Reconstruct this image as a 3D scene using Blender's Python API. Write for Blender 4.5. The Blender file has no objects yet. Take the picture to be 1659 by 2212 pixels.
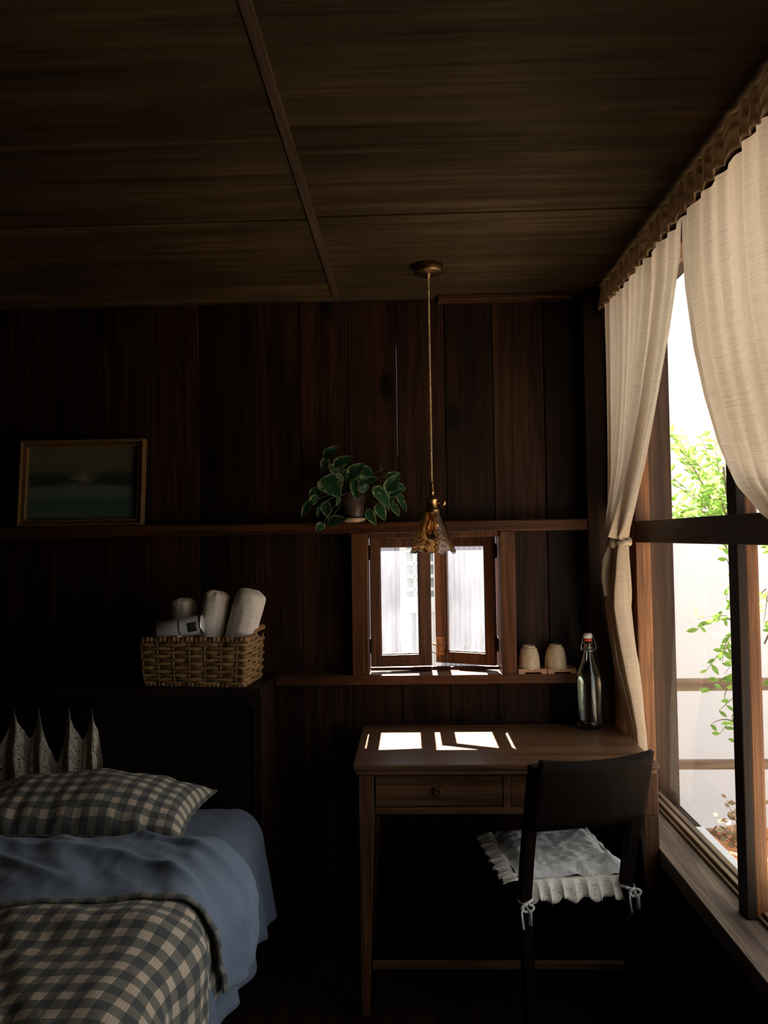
import bpy, bmesh, math, random
from mathutils import Vector, Matrix, noise
random.seed(11)
C = bpy.context.scene.collection
PI = math.pi
R = math.radians

# ------------------------------------------------------------------ materials
def newmat(name):
    m = bpy.data.materials.new(name); m.use_nodes = True
    nt = m.node_tree; nt.nodes.clear()
    out = nt.nodes.new('ShaderNodeOutputMaterial')
    return m, nt, out

def N(nt, kind, **kw):
    n = nt.nodes.new(kind)
    for k, v in kw.items():
        if k in n.inputs: n.inputs[k].default_value = v
        else: setattr(n, k, v)
    return n

def L(nt, a, ao, b, bi): nt.links.new(a.outputs[ao], b.inputs[bi])

def c4(c): return (c[0], c[1], c[2], 1)

def ramp(nt, stops):
    r = nt.nodes.new('ShaderNodeValToRGB')
    e = r.color_ramp.elements
    e[0].position, e[0].color = stops[0][0], c4(stops[0][1])
    e[1].position, e[1].color = stops[-1][0], c4(stops[-1][1])
    for p, c in stops[1:-1]:
        x = e.new(p); x.color = c4(c)
    return r

def mathn(nt, op, a=None, b=None, av=None, bv=None):
    n = nt.nodes.new('ShaderNodeMath'); n.operation = op
    if a is not None: nt.links.new(a, n.inputs[0])
    elif av is not None: n.inputs[0].default_value = av
    if b is not None: nt.links.new(b, n.inputs[1])
    elif bv is not None: n.inputs[1].default_value = bv
    return n.outputs[0]

def mixc(nt, fac, a, b, blend='MIX'):
    n = nt.nodes.new('ShaderNodeMix'); n.data_type = 'RGBA'; n.blend_type = blend
    for sock, v in ((n.inputs[0], fac), (n.inputs[6], a), (n.inputs[7], b)):
        if hasattr(v, 'links'): nt.links.new(v, sock)
        elif isinstance(v, (int, float)): sock.default_value = v
        else: sock.default_value = c4(v)
    return n.outputs[2]

def wood(name, dark, light, axis='Z', grain=26, along=1.1, rough=.45, bump=.12, vary=.45, knots=0., spec=.35):
    m, nt, out = newmat(name)
    tc = N(nt, 'ShaderNodeTexCoord'); g = N(nt, 'ShaderNodeNewGeometry')
    comb = N(nt, 'ShaderNodeCombineXYZ')
    for i, k in enumerate((17.3, 31.7, 23.9)):
        nt.links.new(mathn(nt, 'MULTIPLY', g.outputs['Random Per Island'], bv=k), comb.inputs[i])
    add = N(nt, 'ShaderNodeVectorMath', operation='ADD')
    L(nt, tc, 'Object', add, 0); L(nt, comb, 0, add, 1)
    mp = N(nt, 'ShaderNodeMapping'); L(nt, add, 0, mp, 'Vector')
    sc = [grain] * 3; sc['XYZ'.index(axis)] = along
    mp.inputs['Scale'].default_value = sc
    n1 = N(nt, 'ShaderNodeTexNoise', Scale=1., Detail=7., Roughness=.62, Distortion=.9); L(nt, mp, 0, n1, 'Vector')
    mp2 = N(nt, 'ShaderNodeMapping'); L(nt, add, 0, mp2, 'Vector')
    sc2 = [grain * 7] * 3; sc2['XYZ'.index(axis)] = along * 3
    mp2.inputs['Scale'].default_value = sc2
    n2 = N(nt, 'ShaderNodeTexNoise', Scale=1., Detail=3.); L(nt, mp2, 0, n2, 'Vector')
    n3 = N(nt, 'ShaderNodeTexNoise', Scale=3.2, Detail=3.); L(nt, add, 0, n3, 'Vector')
    f = mathn(nt, 'ADD', mathn(nt, 'MULTIPLY', n1.outputs[0], bv=.6), mathn(nt, 'MULTIPLY', n2.outputs[0], bv=.4))
    mid = [(a + b) * .42 for a, b in zip(dark, light)]
    rp = ramp(nt, [(.36, dark), (.5, mid), (.66, light)]); nt.links.new(f, rp.inputs[0])
    val = mathn(nt, 'ADD', mathn(nt, 'MULTIPLY', g.outputs['Random Per Island'], bv=vary), bv=1 - vary * .5)
    val = mathn(nt, 'MULTIPLY', val, mathn(nt, 'ADD', mathn(nt, 'MULTIPLY', n3.outputs[0], bv=1.1), bv=.45))
    if knots:
        mk = N(nt, 'ShaderNodeMapping'); L(nt, add, 0, mk, 'Vector')
        sk = [4.6, .01, 2.2]
        mk.inputs['Scale'].default_value = sk
        vo = N(nt, 'ShaderNodeTexVoronoi', Scale=1.); L(nt, mk, 0, vo, 'Vector')
        kk = N(nt, 'ShaderNodeMapRange'); nt.links.new(vo.outputs['Distance'], kk.inputs[0])
        kk.inputs[1].default_value = .09; kk.inputs[2].default_value = .17
        kk.inputs[3].default_value = 1 - knots; kk.inputs[4].default_value = 1
        val = mathn(nt, 'MULTIPLY', val, kk.outputs[0])
    vm = N(nt, 'ShaderNodeVectorMath', operation='SCALE'); nt.links.new(rp.outputs[0], vm.inputs[0]); nt.links.new(val, vm.inputs['Scale'])
    p = N(nt, 'ShaderNodeBsdfPrincipled', Roughness=rough); p.inputs['Specular IOR Level'].default_value = spec
    L(nt, vm, 0, p, 'Base Color')
    b = N(nt, 'ShaderNodeBump', Strength=bump, Distance=.004); nt.links.new(f, b.inputs['Height']); L(nt, b, 0, p, 'Normal')
    L(nt, p, 0, out, 0)
    return m

def plain(name, col, rough=.6, metal=0., nscale=40, nvar=.25, bump=0., spec=.4, coat=0.):
    m, nt, out = newmat(name)
    tc = N(nt, 'ShaderNodeTexCoord')
    n = N(nt, 'ShaderNodeTexNoise', Scale=nscale, Detail=5.); L(nt, tc, 'Object', n, 'Vector')
    rp = ramp(nt, [(.3, [x * (1 - nvar) for x in col]), (.7, [min(1, x * (1 + nvar)) for x in col])]); L(nt, n, 0, rp, 0)
    p = N(nt, 'ShaderNodeBsdfPrincipled', Roughness=rough, Metallic=metal); p.inputs['Specular IOR Level'].default_value = spec
    p.inputs['Coat Weight'].default_value = coat
    L(nt, rp, 0, p, 'Base Color')
    if bump:
        b = N(nt, 'ShaderNodeBump', Strength=bump, Distance=.003); L(nt, n, 0, b, 'Height'); L(nt, b, 0, p, 'Normal')
    L(nt, p, 0, out, 0)
    return m

def fabric(name, col, crease=.5, weave=900, scale=9., sheen=.2):
    m, nt, out = newmat(name)
    tc = N(nt, 'ShaderNodeTexCoord')
    n = N(nt, 'ShaderNodeTexNoise', Scale=scale, Detail=6., Roughness=.6, Distortion=1.2); L(nt, tc, 'UV', n, 'Vector')
    w = N(nt, 'ShaderNodeTexNoise', Scale=weave, Detail=1.); L(nt, tc, 'UV', w, 'Vector')
    rp = ramp(nt, [(.3, [x * .88 for x in col]), (.7, [x * 1.08 for x in col])]); L(nt, w, 0, rp, 0)
    p = N(nt, 'ShaderNodeBsdfPrincipled', Roughness=.9); p.inputs['Specular IOR Level'].default_value = .15
    p.inputs['Sheen Weight'].default_value = sheen
    L(nt, rp, 0, p, 'Base Color')
    h = mathn(nt, 'ADD', n.outputs[0], mathn(nt, 'MULTIPLY', w.outputs[0], bv=.03))
    b = N(nt, 'ShaderNodeBump', Strength=crease, Distance=.012); nt.links.new(h, b.inputs['Height']); L(nt, b, 0, p, 'Normal')
    L(nt, p, 0, out, 0)
    return m

def gingham(name, period=.053):
    m, nt, out = newmat(name)
    tc = N(nt, 'ShaderNodeTexCoord'); sp = N(nt, 'ShaderNodeSeparateXYZ'); L(nt, tc, 'UV', sp, 0)
    def stripe(i, p, duty):
        f = mathn(nt, 'FRACT', mathn(nt, 'DIVIDE', sp.outputs[i], bv=p))
        return mathn(nt, 'LESS_THAN', f, bv=duty)
    a, b = stripe(0, period, .52), stripe(1, period, .52)
    s = mathn(nt, 'MULTIPLY', mathn(nt, 'ADD', a, b), bv=.5)
    rp = ramp(nt, [(.0, (.80, .66, .50)), (.25, (.26, .25, .20)), (.75, (.10, .112, .116))]); rp.color_ramp.interpolation = 'CONSTANT'
    nt.links.new(s, rp.inputs[0])
    ta, tb = stripe(0, period / 8, .3), stripe(1, period / 8, .3)
    t = mathn(nt, 'MULTIPLY', mathn(nt, 'MAXIMUM', ta, tb), bv=.3)
    col = mixc(nt, t, rp.outputs[0], (.2, .19, .16))
    p = N(nt, 'ShaderNodeBsdfPrincipled', Roughness=.9); p.inputs['Specular IOR Level'].default_value = .1
    p.inputs['Sheen Weight'].default_value = .1
    nt.links.new(col, p.inputs['Base Color'])
    n = N(nt, 'ShaderNodeTexNoise', Scale=7., Detail=5., Distortion=1.4); L(nt, tc, 'UV', n, 'Vector')
    bp = N(nt, 'ShaderNodeBump', Strength=.5, Distance=.015); L(nt, n, 0, bp, 'Height'); L(nt, bp, 0, p, 'Normal')
    L(nt, p, 0, out, 0)
    return m

def linen(name, col, trans):
    m, nt, out = newmat(name)
    tc = N(nt, 'ShaderNodeTexCoord')
    vals = []
    for sx, sy in ((6, 330), (420, 9), (60, 700)):
        mp = N(nt, 'ShaderNodeMapping'); mp.inputs['Scale'].default_value = (sx, sy, 1); L(nt, tc, 'UV', mp, 'Vector')
        n = N(nt, 'ShaderNodeTexNoise', Scale=1., Detail=3., Roughness=.7); L(nt, mp, 0, n, 'Vector'); vals.append(n.outputs[0])
    f = mathn(nt, 'ADD', mathn(nt, 'MULTIPLY', vals[0], bv=.5), mathn(nt, 'ADD', mathn(nt, 'MULTIPLY', vals[1], bv=.3), mathn(nt, 'MULTIPLY', vals[2], bv=.2)))
    rp = ramp(nt, [(.36, [x * .62 for x in col]), (.47, [x * .94 for x in col]), (.6, [min(1, x * 1.08) for x in col])]); nt.links.new(f, rp.inputs[0])
    d = N(nt, 'ShaderNodeBsdfDiffuse'); t = N(nt, 'ShaderNodeBsdfTranslucent')
    L(nt, rp, 0, d, 0); L(nt, rp, 0, t, 0)
    mx = N(nt, 'ShaderNodeMixShader'); mx.inputs[0].default_value = trans
    L(nt, d, 0, mx, 1); L(nt, t, 0, mx, 2); L(nt, mx, 0, out, 0)
    return m

def lacemat(name, col, hole=150., t0=.2, t1=.2):
    m, nt, out = newmat(name)
    tc = N(nt, 'ShaderNodeTexCoord')
    v = N(nt, 'ShaderNodeTexVoronoi', Scale=hole, Randomness=.55); L(nt, tc, 'UV', v, 'Vector')
    big = N(nt, 'ShaderNodeTexVoronoi', Scale=22., Randomness=.3); L(nt, tc, 'UV', big, 'Vector')
    thr = mathn(nt, 'ADD', mathn(nt, 'MULTIPLY', mathn(nt, 'GREATER_THAN', big.outputs['Distance'], bv=.36), bv=t1), bv=t0)
    h = mathn(nt, 'LESS_THAN', v.outputs['Distance'], thr)
    d = N(nt, 'ShaderNodeBsdfDiffuse', Color=c4(col)); t = N(nt, 'ShaderNodeBsdfTransparent')
    mx = N(nt, 'ShaderNodeMixShader'); nt.links.new(h, mx.inputs[0]); L(nt, d, 0, mx, 1); L(nt, t, 0, mx, 2); L(nt, mx, 0, out, 0)
    return m

def pane(name, dust=0., tint=(1, 1, 1)):
    m, nt, out = newmat(name)
    lw = N(nt, 'ShaderNodeLayerWeight', Blend=.5)
    f = mathn(nt, 'ADD', mathn(nt, 'MULTIPLY', mathn(nt, 'POWER', lw.outputs['Facing'], bv=5.), bv=.85), bv=.04)
    t = N(nt, 'ShaderNodeBsdfTransparent', Color=c4(tint)); g = N(nt, 'ShaderNodeBsdfGlossy', Roughness=.02)
    mx = N(nt, 'ShaderNodeMixShader'); nt.links.new(f, mx.inputs[0]); L(nt, t, 0, mx, 1); L(nt, g, 0, mx, 2)
    if dust:
        tc = N(nt, 'ShaderNodeTexCoord')
        mp = N(nt, 'ShaderNodeMapping'); mp.inputs['Scale'].default_value = (22, 22, 6); L(nt, tc, 'Object', mp, 'Vector')
        n = N(nt, 'ShaderNodeTexNoise', Scale=1., Detail=6.); L(nt, mp, 0, n, 'Vector')
        fac = mathn(nt, 'MULTIPLY', n.outputs[0], bv=dust)
        tl = N(nt, 'ShaderNodeBsdfTranslucent', Color=(.8, .8, .86, 1))
        m2 = N(nt, 'ShaderNodeMixShader'); nt.links.new(fac, m2.inputs[0]); L(nt, mx, 0, m2, 1); L(nt, tl, 0, m2, 2)
        mx = m2
    L(nt, mx, 0, out, 0)
    return m

def glass(name, col, rough=0., ior=1.47, bump=0.):
    m, nt, out = newmat(name)
    p = N(nt, 'ShaderNodeBsdfPrincipled', Roughness=rough, IOR=ior)
    p.inputs['Transmission Weight'].default_value = 1.; p.inputs['Base Color'].default_value = c4(col)
    if bump:
        tc = N(nt, 'ShaderNodeTexCoord'); n = N(nt, 'ShaderNodeTexNoise', Scale=45., Detail=2., Distortion=1.); L(nt, tc, 'Object', n, 'Vector')
        b = N(nt, 'ShaderNodeBump', Strength=bump, Distance=.004); L(nt, n, 0, b, 'Height'); L(nt, b, 0, p, 'Normal')
    L(nt, p, 0, out, 0)
    return m

def leafmat(name, green, edge, amount, trans):
    m, nt, out = newmat(name)
    tc = N(nt, 'ShaderNodeTexCoord'); g = N(nt, 'ShaderNodeNewGeometry')
    sp = N(nt, 'ShaderNodeSeparateXYZ'); L(nt, tc, 'UV', sp, 0)
    n = N(nt, 'ShaderNodeTexNoise', Scale=60., Detail=4., Distortion=.6); L(nt, tc, 'Object', n, 'Vector')
    e = mathn(nt, 'ADD', mathn(nt, 'ABSOLUTE', sp.outputs[1]), mathn(nt, 'MULTIPLY', n.outputs[0], bv=1.5))
    rp = ramp(nt, [(0, green), (amount - .06, [x * 1.25 for x in green]), (amount, edge)]); nt.links.new(mathn(nt, 'DIVIDE', e, bv=2.), rp.inputs[0])
    val = mathn(nt, 'ADD', mathn(nt, 'MULTIPLY', g.outputs['Random Per Island'], bv=.5), bv=.75)
    vm = N(nt, 'ShaderNodeVectorMath', operation='SCALE'); L(nt, rp, 0, vm, 0); nt.links.new(val, vm.inputs['Scale'])
    p = N(nt, 'ShaderNodeBsdfPrincipled', Roughness=.45); L(nt, vm, 0, p, 'Base Color'); p.inputs['Specular IOR Level'].default_value = .3
    t = N(nt, 'ShaderNodeBsdfTranslucent'); L(nt, vm, 0, t, 0)
    mx = N(nt, 'ShaderNodeMixShader'); mx.inputs[0].default_value = trans
    L(nt, p, 0, mx, 1); L(nt, t, 0, mx, 2); L(nt, mx, 0, out, 0)
    return m

def seascape(name):
    m, nt, out = newmat(name)
    tc = N(nt, 'ShaderNodeTexCoord'); sp = N(nt, 'ShaderNodeSeparateXYZ'); L(nt, tc, 'UV', sp, 0)
    mp = N(nt, 'ShaderNodeMapping'); mp.inputs['Scale'].default_value = (4, 15, 1); L(nt, tc, 'UV', mp, 'Vector')
    n = N(nt, 'ShaderNodeTexNoise', Scale=1., Detail=7., Distortion=1.2); L(nt, mp, 0, n, 'Vector')
    y = mathn(nt, 'ADD', sp.outputs[1], mathn(nt, 'MULTIPLY', mathn(nt, 'SUBTRACT', n.outputs[0], bv=.5), bv=.16))
    rp = ramp(nt, [(0, (.16, .17, .10)), (.12, (.10, .17, .14)), (.25, (.07, .14, .13)), (.36, (.17, .21, .17)), (.45, (.15, .18, .15)), (.5, (.035, .05, .05)),
                   (.62, (.05, .065, .055)), (.66, (.13, .14, .09)), (.82, (.17, .16, .10)), (1, (.14, .15, .11))])
    for e in rp.color_ramp.elements: e.color = c4([x * .62 for x in e.color[:3]])
    nt.links.new(y, rp.inputs[0])
    dx = mathn(nt, 'ABSOLUTE', mathn(nt, 'SUBTRACT', sp.outputs[0], bv=.5)); dy = mathn(nt, 'ABSOLUTE', mathn(nt, 'SUBTRACT', y, bv=.58))
    q = mathn(nt, 'ADD', mathn(nt, 'MULTIPLY', dx, bv=6.), mathn(nt, 'MULTIPLY', dy, bv=7.))
    k = mathn(nt, 'MAXIMUM', mathn(nt, 'SUBTRACT', None, q, av=1.), bv=0.)
    col = mixc(nt, mathn(nt, 'MULTIPLY', k, bv=.7), rp.outputs[0], (.3, .25, .14))
    p = N(nt, 'ShaderNodeBsdfPrincipled', Roughness=.5); nt.links.new(col, p.inputs['Base Color'])
    b = N(nt, 'ShaderNodeBump', Strength=.3, Distance=.002); L(nt, n, 0, b, 'Height'); L(nt, b, 0, p, 'Normal')
    L(nt, p, 0, out, 0)
    return m

def strand(name, dark, light):
    m, nt, out = newmat(name)
    tc = N(nt, 'ShaderNodeTexCoord')
    mp = N(nt, 'ShaderNodeMapping'); mp.inputs['Scale'].default_value = (55, 45, 1); mp.inputs['Rotation'].default_value = (0, 0, R(35)); L(nt, tc, 'UV', mp, 'Vector')
    w = N(nt, 'ShaderNodeTexNoise', Scale=3., Detail=4.); 
    mp2 = N(nt, 'ShaderNodeMapping'); mp2.inputs['Scale'].default_value = (8, 70, 1); L(nt, mp, 0, mp2, 'Vector')
    mp2.inputs['Scale'].default_value = (.25, 3.5, 1); L(nt, mp2, 0, w, 'Vector')
    n = N(nt, 'ShaderNodeTexNoise', Scale=25., Detail=3.); L(nt, tc, 'Object', n, 'Vector')
    f = mathn(nt, 'ADD', mathn(nt, 'MULTIPLY', w.outputs[0], bv=.5), mathn(nt, 'MULTIPLY', n.outputs[0], bv=.5))
    rp = ramp(nt, [(.35, dark), (.65, light)]); nt.links.new(f, rp.inputs[0])
    p = N(nt, 'ShaderNodeBsdfPrincipled', Roughness=.6); L(nt, rp, 0, p, 'Base Color')
    b = N(nt, 'ShaderNodeBump', Strength=.7, Distance=.004); L(nt, w, 0, b, 'Height'); L(nt, b, 0, p, 'Normal')
    L(nt, p, 0, out, 0)
    return m

def corrugated(name, col):
    m, nt, out = newmat(name)
    tc = N(nt, 'ShaderNodeTexCoord')
    mp = N(nt, 'ShaderNodeMapping'); mp.inputs['Scale'].default_value = (40, 1, .8); L(nt, tc, 'Object', mp, 'Vector')
    n = N(nt, 'ShaderNodeTexNoise', Scale=1., Detail=4.); L(nt, mp, 0, n, 'Vector')
    rp = ramp(nt, [(.3, [x * .9 for x in col]), (.7, col)]); L(nt, n, 0, rp, 0)
    p = N(nt, 'ShaderNodeBsdfPrincipled', Roughness=.7); L(nt, rp, 0, p, 'Base Color'); L(nt, p, 0, out, 0)
    return m

M = {}
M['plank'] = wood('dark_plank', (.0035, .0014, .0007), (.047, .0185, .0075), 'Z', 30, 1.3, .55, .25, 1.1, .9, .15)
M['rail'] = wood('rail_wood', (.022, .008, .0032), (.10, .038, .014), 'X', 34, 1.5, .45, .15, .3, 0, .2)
M['rail_lit'] = wood('lit_rail_wood', (.036, .013, .005), (.16, .062, .022), 'X', 34, 1.5, .45, .15, .3, 0, .2)  # paler copy of the rail wood, bounced sunlight put into its colour
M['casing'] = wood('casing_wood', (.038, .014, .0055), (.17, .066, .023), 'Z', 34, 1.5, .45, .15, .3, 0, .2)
M['post'] = wood('post_wood', (.008, .004, .002), (.035, .018, .009), 'Z', 30, 1.3, .6, .25, .3, 0, .15)
M['sash'] = wood('sash_wood', (.055, .021, .008), (.19, .08, .032), 'Z', 45, 2, .38, .12, .3, 0, .25)
M['frame'] = wood('window_frame_wood', (.055, .021, .0075), (.27, .11, .037), 'Z', 30, 1.4, .5, .15, .3, 0, .2)
M['transom'] = wood('transom_wood', (.025, .012, .006), (.085, .042, .02), 'Y', 30, 1.4, .55, .2, .3, 0, .2)
M['track'] = wood('track_wood', (.13, .085, .05), (.36, .25, .15), 'Y', 34, 1.6, .6, .2, .5, 0, .15)
M['sill'] = wood('sill_wood', (.06, .042, .03), (.24, .165, .115), 'Y', 34, 1.6, .65, .2, .5, 0, .15)
M['ceil'] = wood('ceiling_plywood', (.019, .0115, .005), (.085, .053, .026), 'X', 9, .55, .75, .06, .25, 0, .08)
M['batten'] = wood('batten_wood', (.026, .013, .0065), (.09, .05, .026), 'Y', 30, 1.4, .6, .15, .3)
M['dark'] = wood('dark_wood', (.006, .003, .002), (.022, .012, .007), 'X', 24, 1.2, .55, .15, .4, 0, .2)  # even dark brown for cabinet, bed base and picture backing
M['floor'] = wood('floor_wood', (.008, .004, .0025), (.03, .016, .009), 'Y', 24, 1.2, .5, .12, .5, 0, .15)
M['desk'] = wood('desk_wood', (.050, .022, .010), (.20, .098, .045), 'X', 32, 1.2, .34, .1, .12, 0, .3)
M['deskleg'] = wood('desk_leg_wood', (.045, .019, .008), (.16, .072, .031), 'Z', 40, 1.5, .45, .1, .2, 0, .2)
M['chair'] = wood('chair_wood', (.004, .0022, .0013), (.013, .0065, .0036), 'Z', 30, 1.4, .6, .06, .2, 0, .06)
M['black'] = plain('black_iron', (.02, .017, .015), .5, .6)
M['rust'] = plain('rusty_brass', (.34, .17, .08), .5, .5, 120, .4, .2)
M['brass'] = plain('aged_brass', (.40, .25, .11), .32, 1., 60, .25)
M['bronze'] = plain('bronze_canopy', (.22, .13, .06), .38, 1., 60, .2)
M['cord'] = plain('twisted_cord', (.42, .30, .15), .8, 0, 90, .3)
M['amber'] = glass('amber_glass', (.74, .54, .30), .02, 1.5, .35)
M['bulb'] = glass('bulb_glass', (.95, .88, .75), 0., 1.45)
M['filament'] = plain('filament_copper', (.7, .35, .15), .3, 1.)
M['bottle'] = glass('bottle_glass', (.86, .93, .88), 0., 1.5)
M['water'] = glass('water', (.93, .97, .95), 0., 1.33)
M['ceramic'] = plain('white_cap_ceramic', (.78, .76, .72), .3, 0, 30, .05)
M['red'] = plain('red_rubber', (.60, .055, .03), .5, 0, 30, .1)
M['wire'] = plain('steel_wire', (.6, .58, .55), .25, 1., 30, .1)
M['stone'] = plain('stoneware', (.60, .46, .28), .5, 0, 55, .22, .15)
M['coaster'] = wood('coaster_wood', (.46, .24, .115), (.80, .48, .26), 'X', 40, 2, .5, .1, .2)
M['pot'] = plain('glazed_brown_pot', (.075, .055, .042), .4, 0, 20, .25)
M['saucer'] = plain('pale_saucer', (.58, .44, .30), .6, 0, 30, .1)
M['soil'] = plain('soil', (.02, .014, .01), .9, 0, 80, .5, .5)
M['leaf'] = leafmat('variegated_leaf', (.022, .080, .030), (.32, .38, .19), .79, .15)
M['stem'] = plain('green_stem', (.07, .11, .04), .6)
M['strand'] = strand('water_hyacinth', (.14, .066, .021), (.50, .285, .105))
M['stake'] = plain('basket_stake', (.42, .29, .15), .6)
M['towel'] = plain('white_terry', (.86, .78, .66), .95, 0, 260, .14, .9, .1)
M['canister'] = plain('white_plastic', (.62, .60, .56), .45, 0, 20, .04)
M['navy'] = plain('dark_label', (.035, .045, .045), .5)
M['gilt'] = plain('gilt_moulding', (.36, .21, .085), .38, .7, 140, .4, .5)
M['sea'] = seascape('seascape_paint')
M['linen'] = linen('linen_curtain', (.62, .505, .37), .53)
M['linen2'] = linen('linen_header', (.62, .49, .34), .42)
M['blue'] = fabric('blue_cotton', (.215, .28, .37), .5, 1200, 6.)
M['sheet'] = fabric('blue_sheet', (.17, .215, .29), .45, 1200, 5.)
M['ging'] = gingham('gingham_cotton')
M['white'] = fabric('white_cotton', (.70, .69, .64), 1., 900, 11.)
M['eyelet'] = lacemat('eyelet_ruffle', (.86, .79, .67), 330., .16, .16)
M['lace'] = lacemat('crochet_lace', (.62, .54, .42), 165.)
M['pane'] = pane('window_glass')
M['dusty'] = pane('dusty_glass', .09)
M['wall_white'] = plain('white_render', (.80, .775, .78), .9, 0, 3, .03)
M['corr'] = corrugated('grey_cladding', (.46, .465, .53))
M['paint'] = plain('white_paint', (.85, .85, .82), .6, 0, 10, .04)
M['bluepane'] = plain('pale_blue_pane', (.45, .56, .58), .2, 0, 4, .15)
M['fence'] = wood('fence_wood', (.10, .06, .035), (.30, .19, .11), 'X', 24, 1.2, .6, .2, .3)
M['ground'] = plain('bounce_paving', (.72, .68, .61), .9, 0, 6, .1)  # pale so the unseen slab throws sunlight up to the ceiling
M['far_ground'] = plain('darkened_ground', (.17, .13, .09), .95, 0, 4, .3)  # darkened so the far ground bounces less light indoors
M['terra'] = plain('terracotta', (.55, .25, .09), .8, 0, 25, .15)
M['shrub'] = leafmat('shrub_leaf', (.20, .36, .06), (.36, .48, .12), .8, .5)
M['rose'] = leafmat('rose_leaf', (.10, .16, .07), (.33, .17, .13), .62, .4)
M['twig'] = plain('brown_twig', (.13, .09, .05), .8)

# ------------------------------------------------------------------ mesh building
class B:
    def __init__(s): s.bm = bmesh.new(); s.uv = s.bm.loops.layers.uv.new('UVMap')
    def box(s, x0, x1, y0, y1, z0, z1, bev=.002, mat=None):
        t = bmesh.new(); bmesh.ops.create_cube(t, size=1)
        for v in t.verts:
            v.co = Vector((x0 + (v.co.x + .5) * (x1 - x0), y0 + (v.co.y + .5) * (y1 - y0), z0 + (v.co.z + .5) * (z1 - z0)))
        if bev: bmesh.ops.bevel(t, geom=t.edges[:], offset=min(bev, .45 * min(abs(x1 - x0), abs(y1 - y0), abs(z1 - z0))), segments=2, affect='EDGES', profile=.5)
        if mat is not None: t.transform(mat)
        s.merge(t); return s
    def hexa(s, p, bev=.002):
        t = bmesh.new(); v = [t.verts.new(q) for q in p]
        for f in ((0, 3, 2, 1), (4, 5, 6, 7), (0, 1, 5, 4), (1, 2, 6, 5), (2, 3, 7, 6), (3, 0, 4, 7)): t.faces.new([v[i] for i in f])
        bmesh.ops.recalc_face_normals(t, faces=t.faces[:])
        if bev: bmesh.ops.bevel(t, geom=t.edges[:], offset=bev, segments=2, affect='EDGES', profile=.5)
        s.merge(t); return s
    def merge(s, t):
        me = bpy.data.meshes.new('tmp'); t.to_mesh(me); t.free(); s.bm.from_mesh(me); bpy.data.meshes.remove(me)
    def grid(s, fn, nu, nv, uv=None, closeu=False, skip=None):
        vs = [[s.bm.verts.new(fn(i / nu, j / nv)) for j in range(nv + 1)] for i in range(nu if closeu else nu + 1)]
        for i in range(nu):
            for j in range(nv):
                if skip and skip(i, j): continue
                a, b = vs[i], vs[(i + 1) % len(vs)]
                try: f = s.bm.faces.new((a[j], b[j], b[j + 1], a[j + 1]))
                except ValueError: continue
                f.smooth = True
                for l, (ui, vj) in zip(f.loops, ((i, j), (i + 1, j), (i + 1, j + 1), (i, j + 1))):
                    l[s.uv].uv = uv(ui / nu, vj / nv) if uv else (ui / nu, vj / nv)
        return vs
    def lathe(s, prof, c, n=40, mat=None):
        c = Vector(c)
        def f(u, v):
            k = min(int(v * (len(prof) - 1) + .5), len(prof) - 1)
            r, z = prof[k]; a = u * 2 * PI
            p = Vector((r * math.cos(a), r * math.sin(a), z))
            return c + (mat @ p if mat is not None else p)
        rows = s.grid(f, n, len(prof) - 1, closeu=True)
        for k, (r, z) in enumerate(prof):
            if r < 1e-6: bmesh.ops.remove_doubles(s.bm, verts=[q[k] for q in rows if q[k].is_valid], dist=1e-6)
        return s
    def tube(s, pts, rad, n=8, flat=1., cap=True, twist=0.):
        pts = [Vector(p) for p in pts]; m = len(pts)
        t0 = (pts[1] - pts[0]).normalized()
        up = Vector((0, 0, 1)) if abs(t0.z) < .9 else Vector((1, 0, 0))
        nrm = (up - t0 * up.dot(t0)).normalized(); rows = []; acc = 0; us = []
        for i, p in enumerate(pts):
            t = (pts[min(i + 1, m - 1)] - pts[max(i - 1, 0)]).normalized()
            nrm = (nrm - t * nrm.dot(t)).normalized(); bi = t.cross(nrm)
            r = rad[i] if isinstance(rad, (list, tuple)) else rad
            if i: acc += (p - pts[i - 1]).length
            us.append(acc); row = []
            for k in range(n):
                a = 2 * PI * k / n + twist * i
                row.append(s.bm.verts.new(p + nrm * (r * math.cos(a)) + bi * (r * flat * math.sin(a))))
            rows.append(row)
        for i in range(m - 1):
            for k in range(n):
                q = (k + 1) % n
                f = s.bm.faces.new((rows[i][k], rows[i][q], rows[i + 1][q], rows[i + 1][k])); f.smooth = True
                for l, uvv in zip(f.loops, ((us[i], k / n), (us[i], (k + 1) / n), (us[i + 1], (k + 1) / n), (us[i + 1], k / n))):
                    l[s.uv].uv = (uvv[0], uvv[1] * .04)
        if cap:
            s.bm.faces.new(rows[0][::-1]); s.bm.faces.new(rows[-1])
        return s
    def ball(s, c, r, sc=(1, 1, 1), seg=20):
        prof = [(math.sin(PI * i / seg) * r, -math.cos(PI * i / seg) * r) for i in range(seg + 1)]
        s.lathe(prof, c, seg, Matrix.Diagonal(Vector(sc)))
        return s

def wloc(o):
    p = Vector((0, 0, 0))
    while o is not None: p += o.location; o = o.parent
    return p

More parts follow.
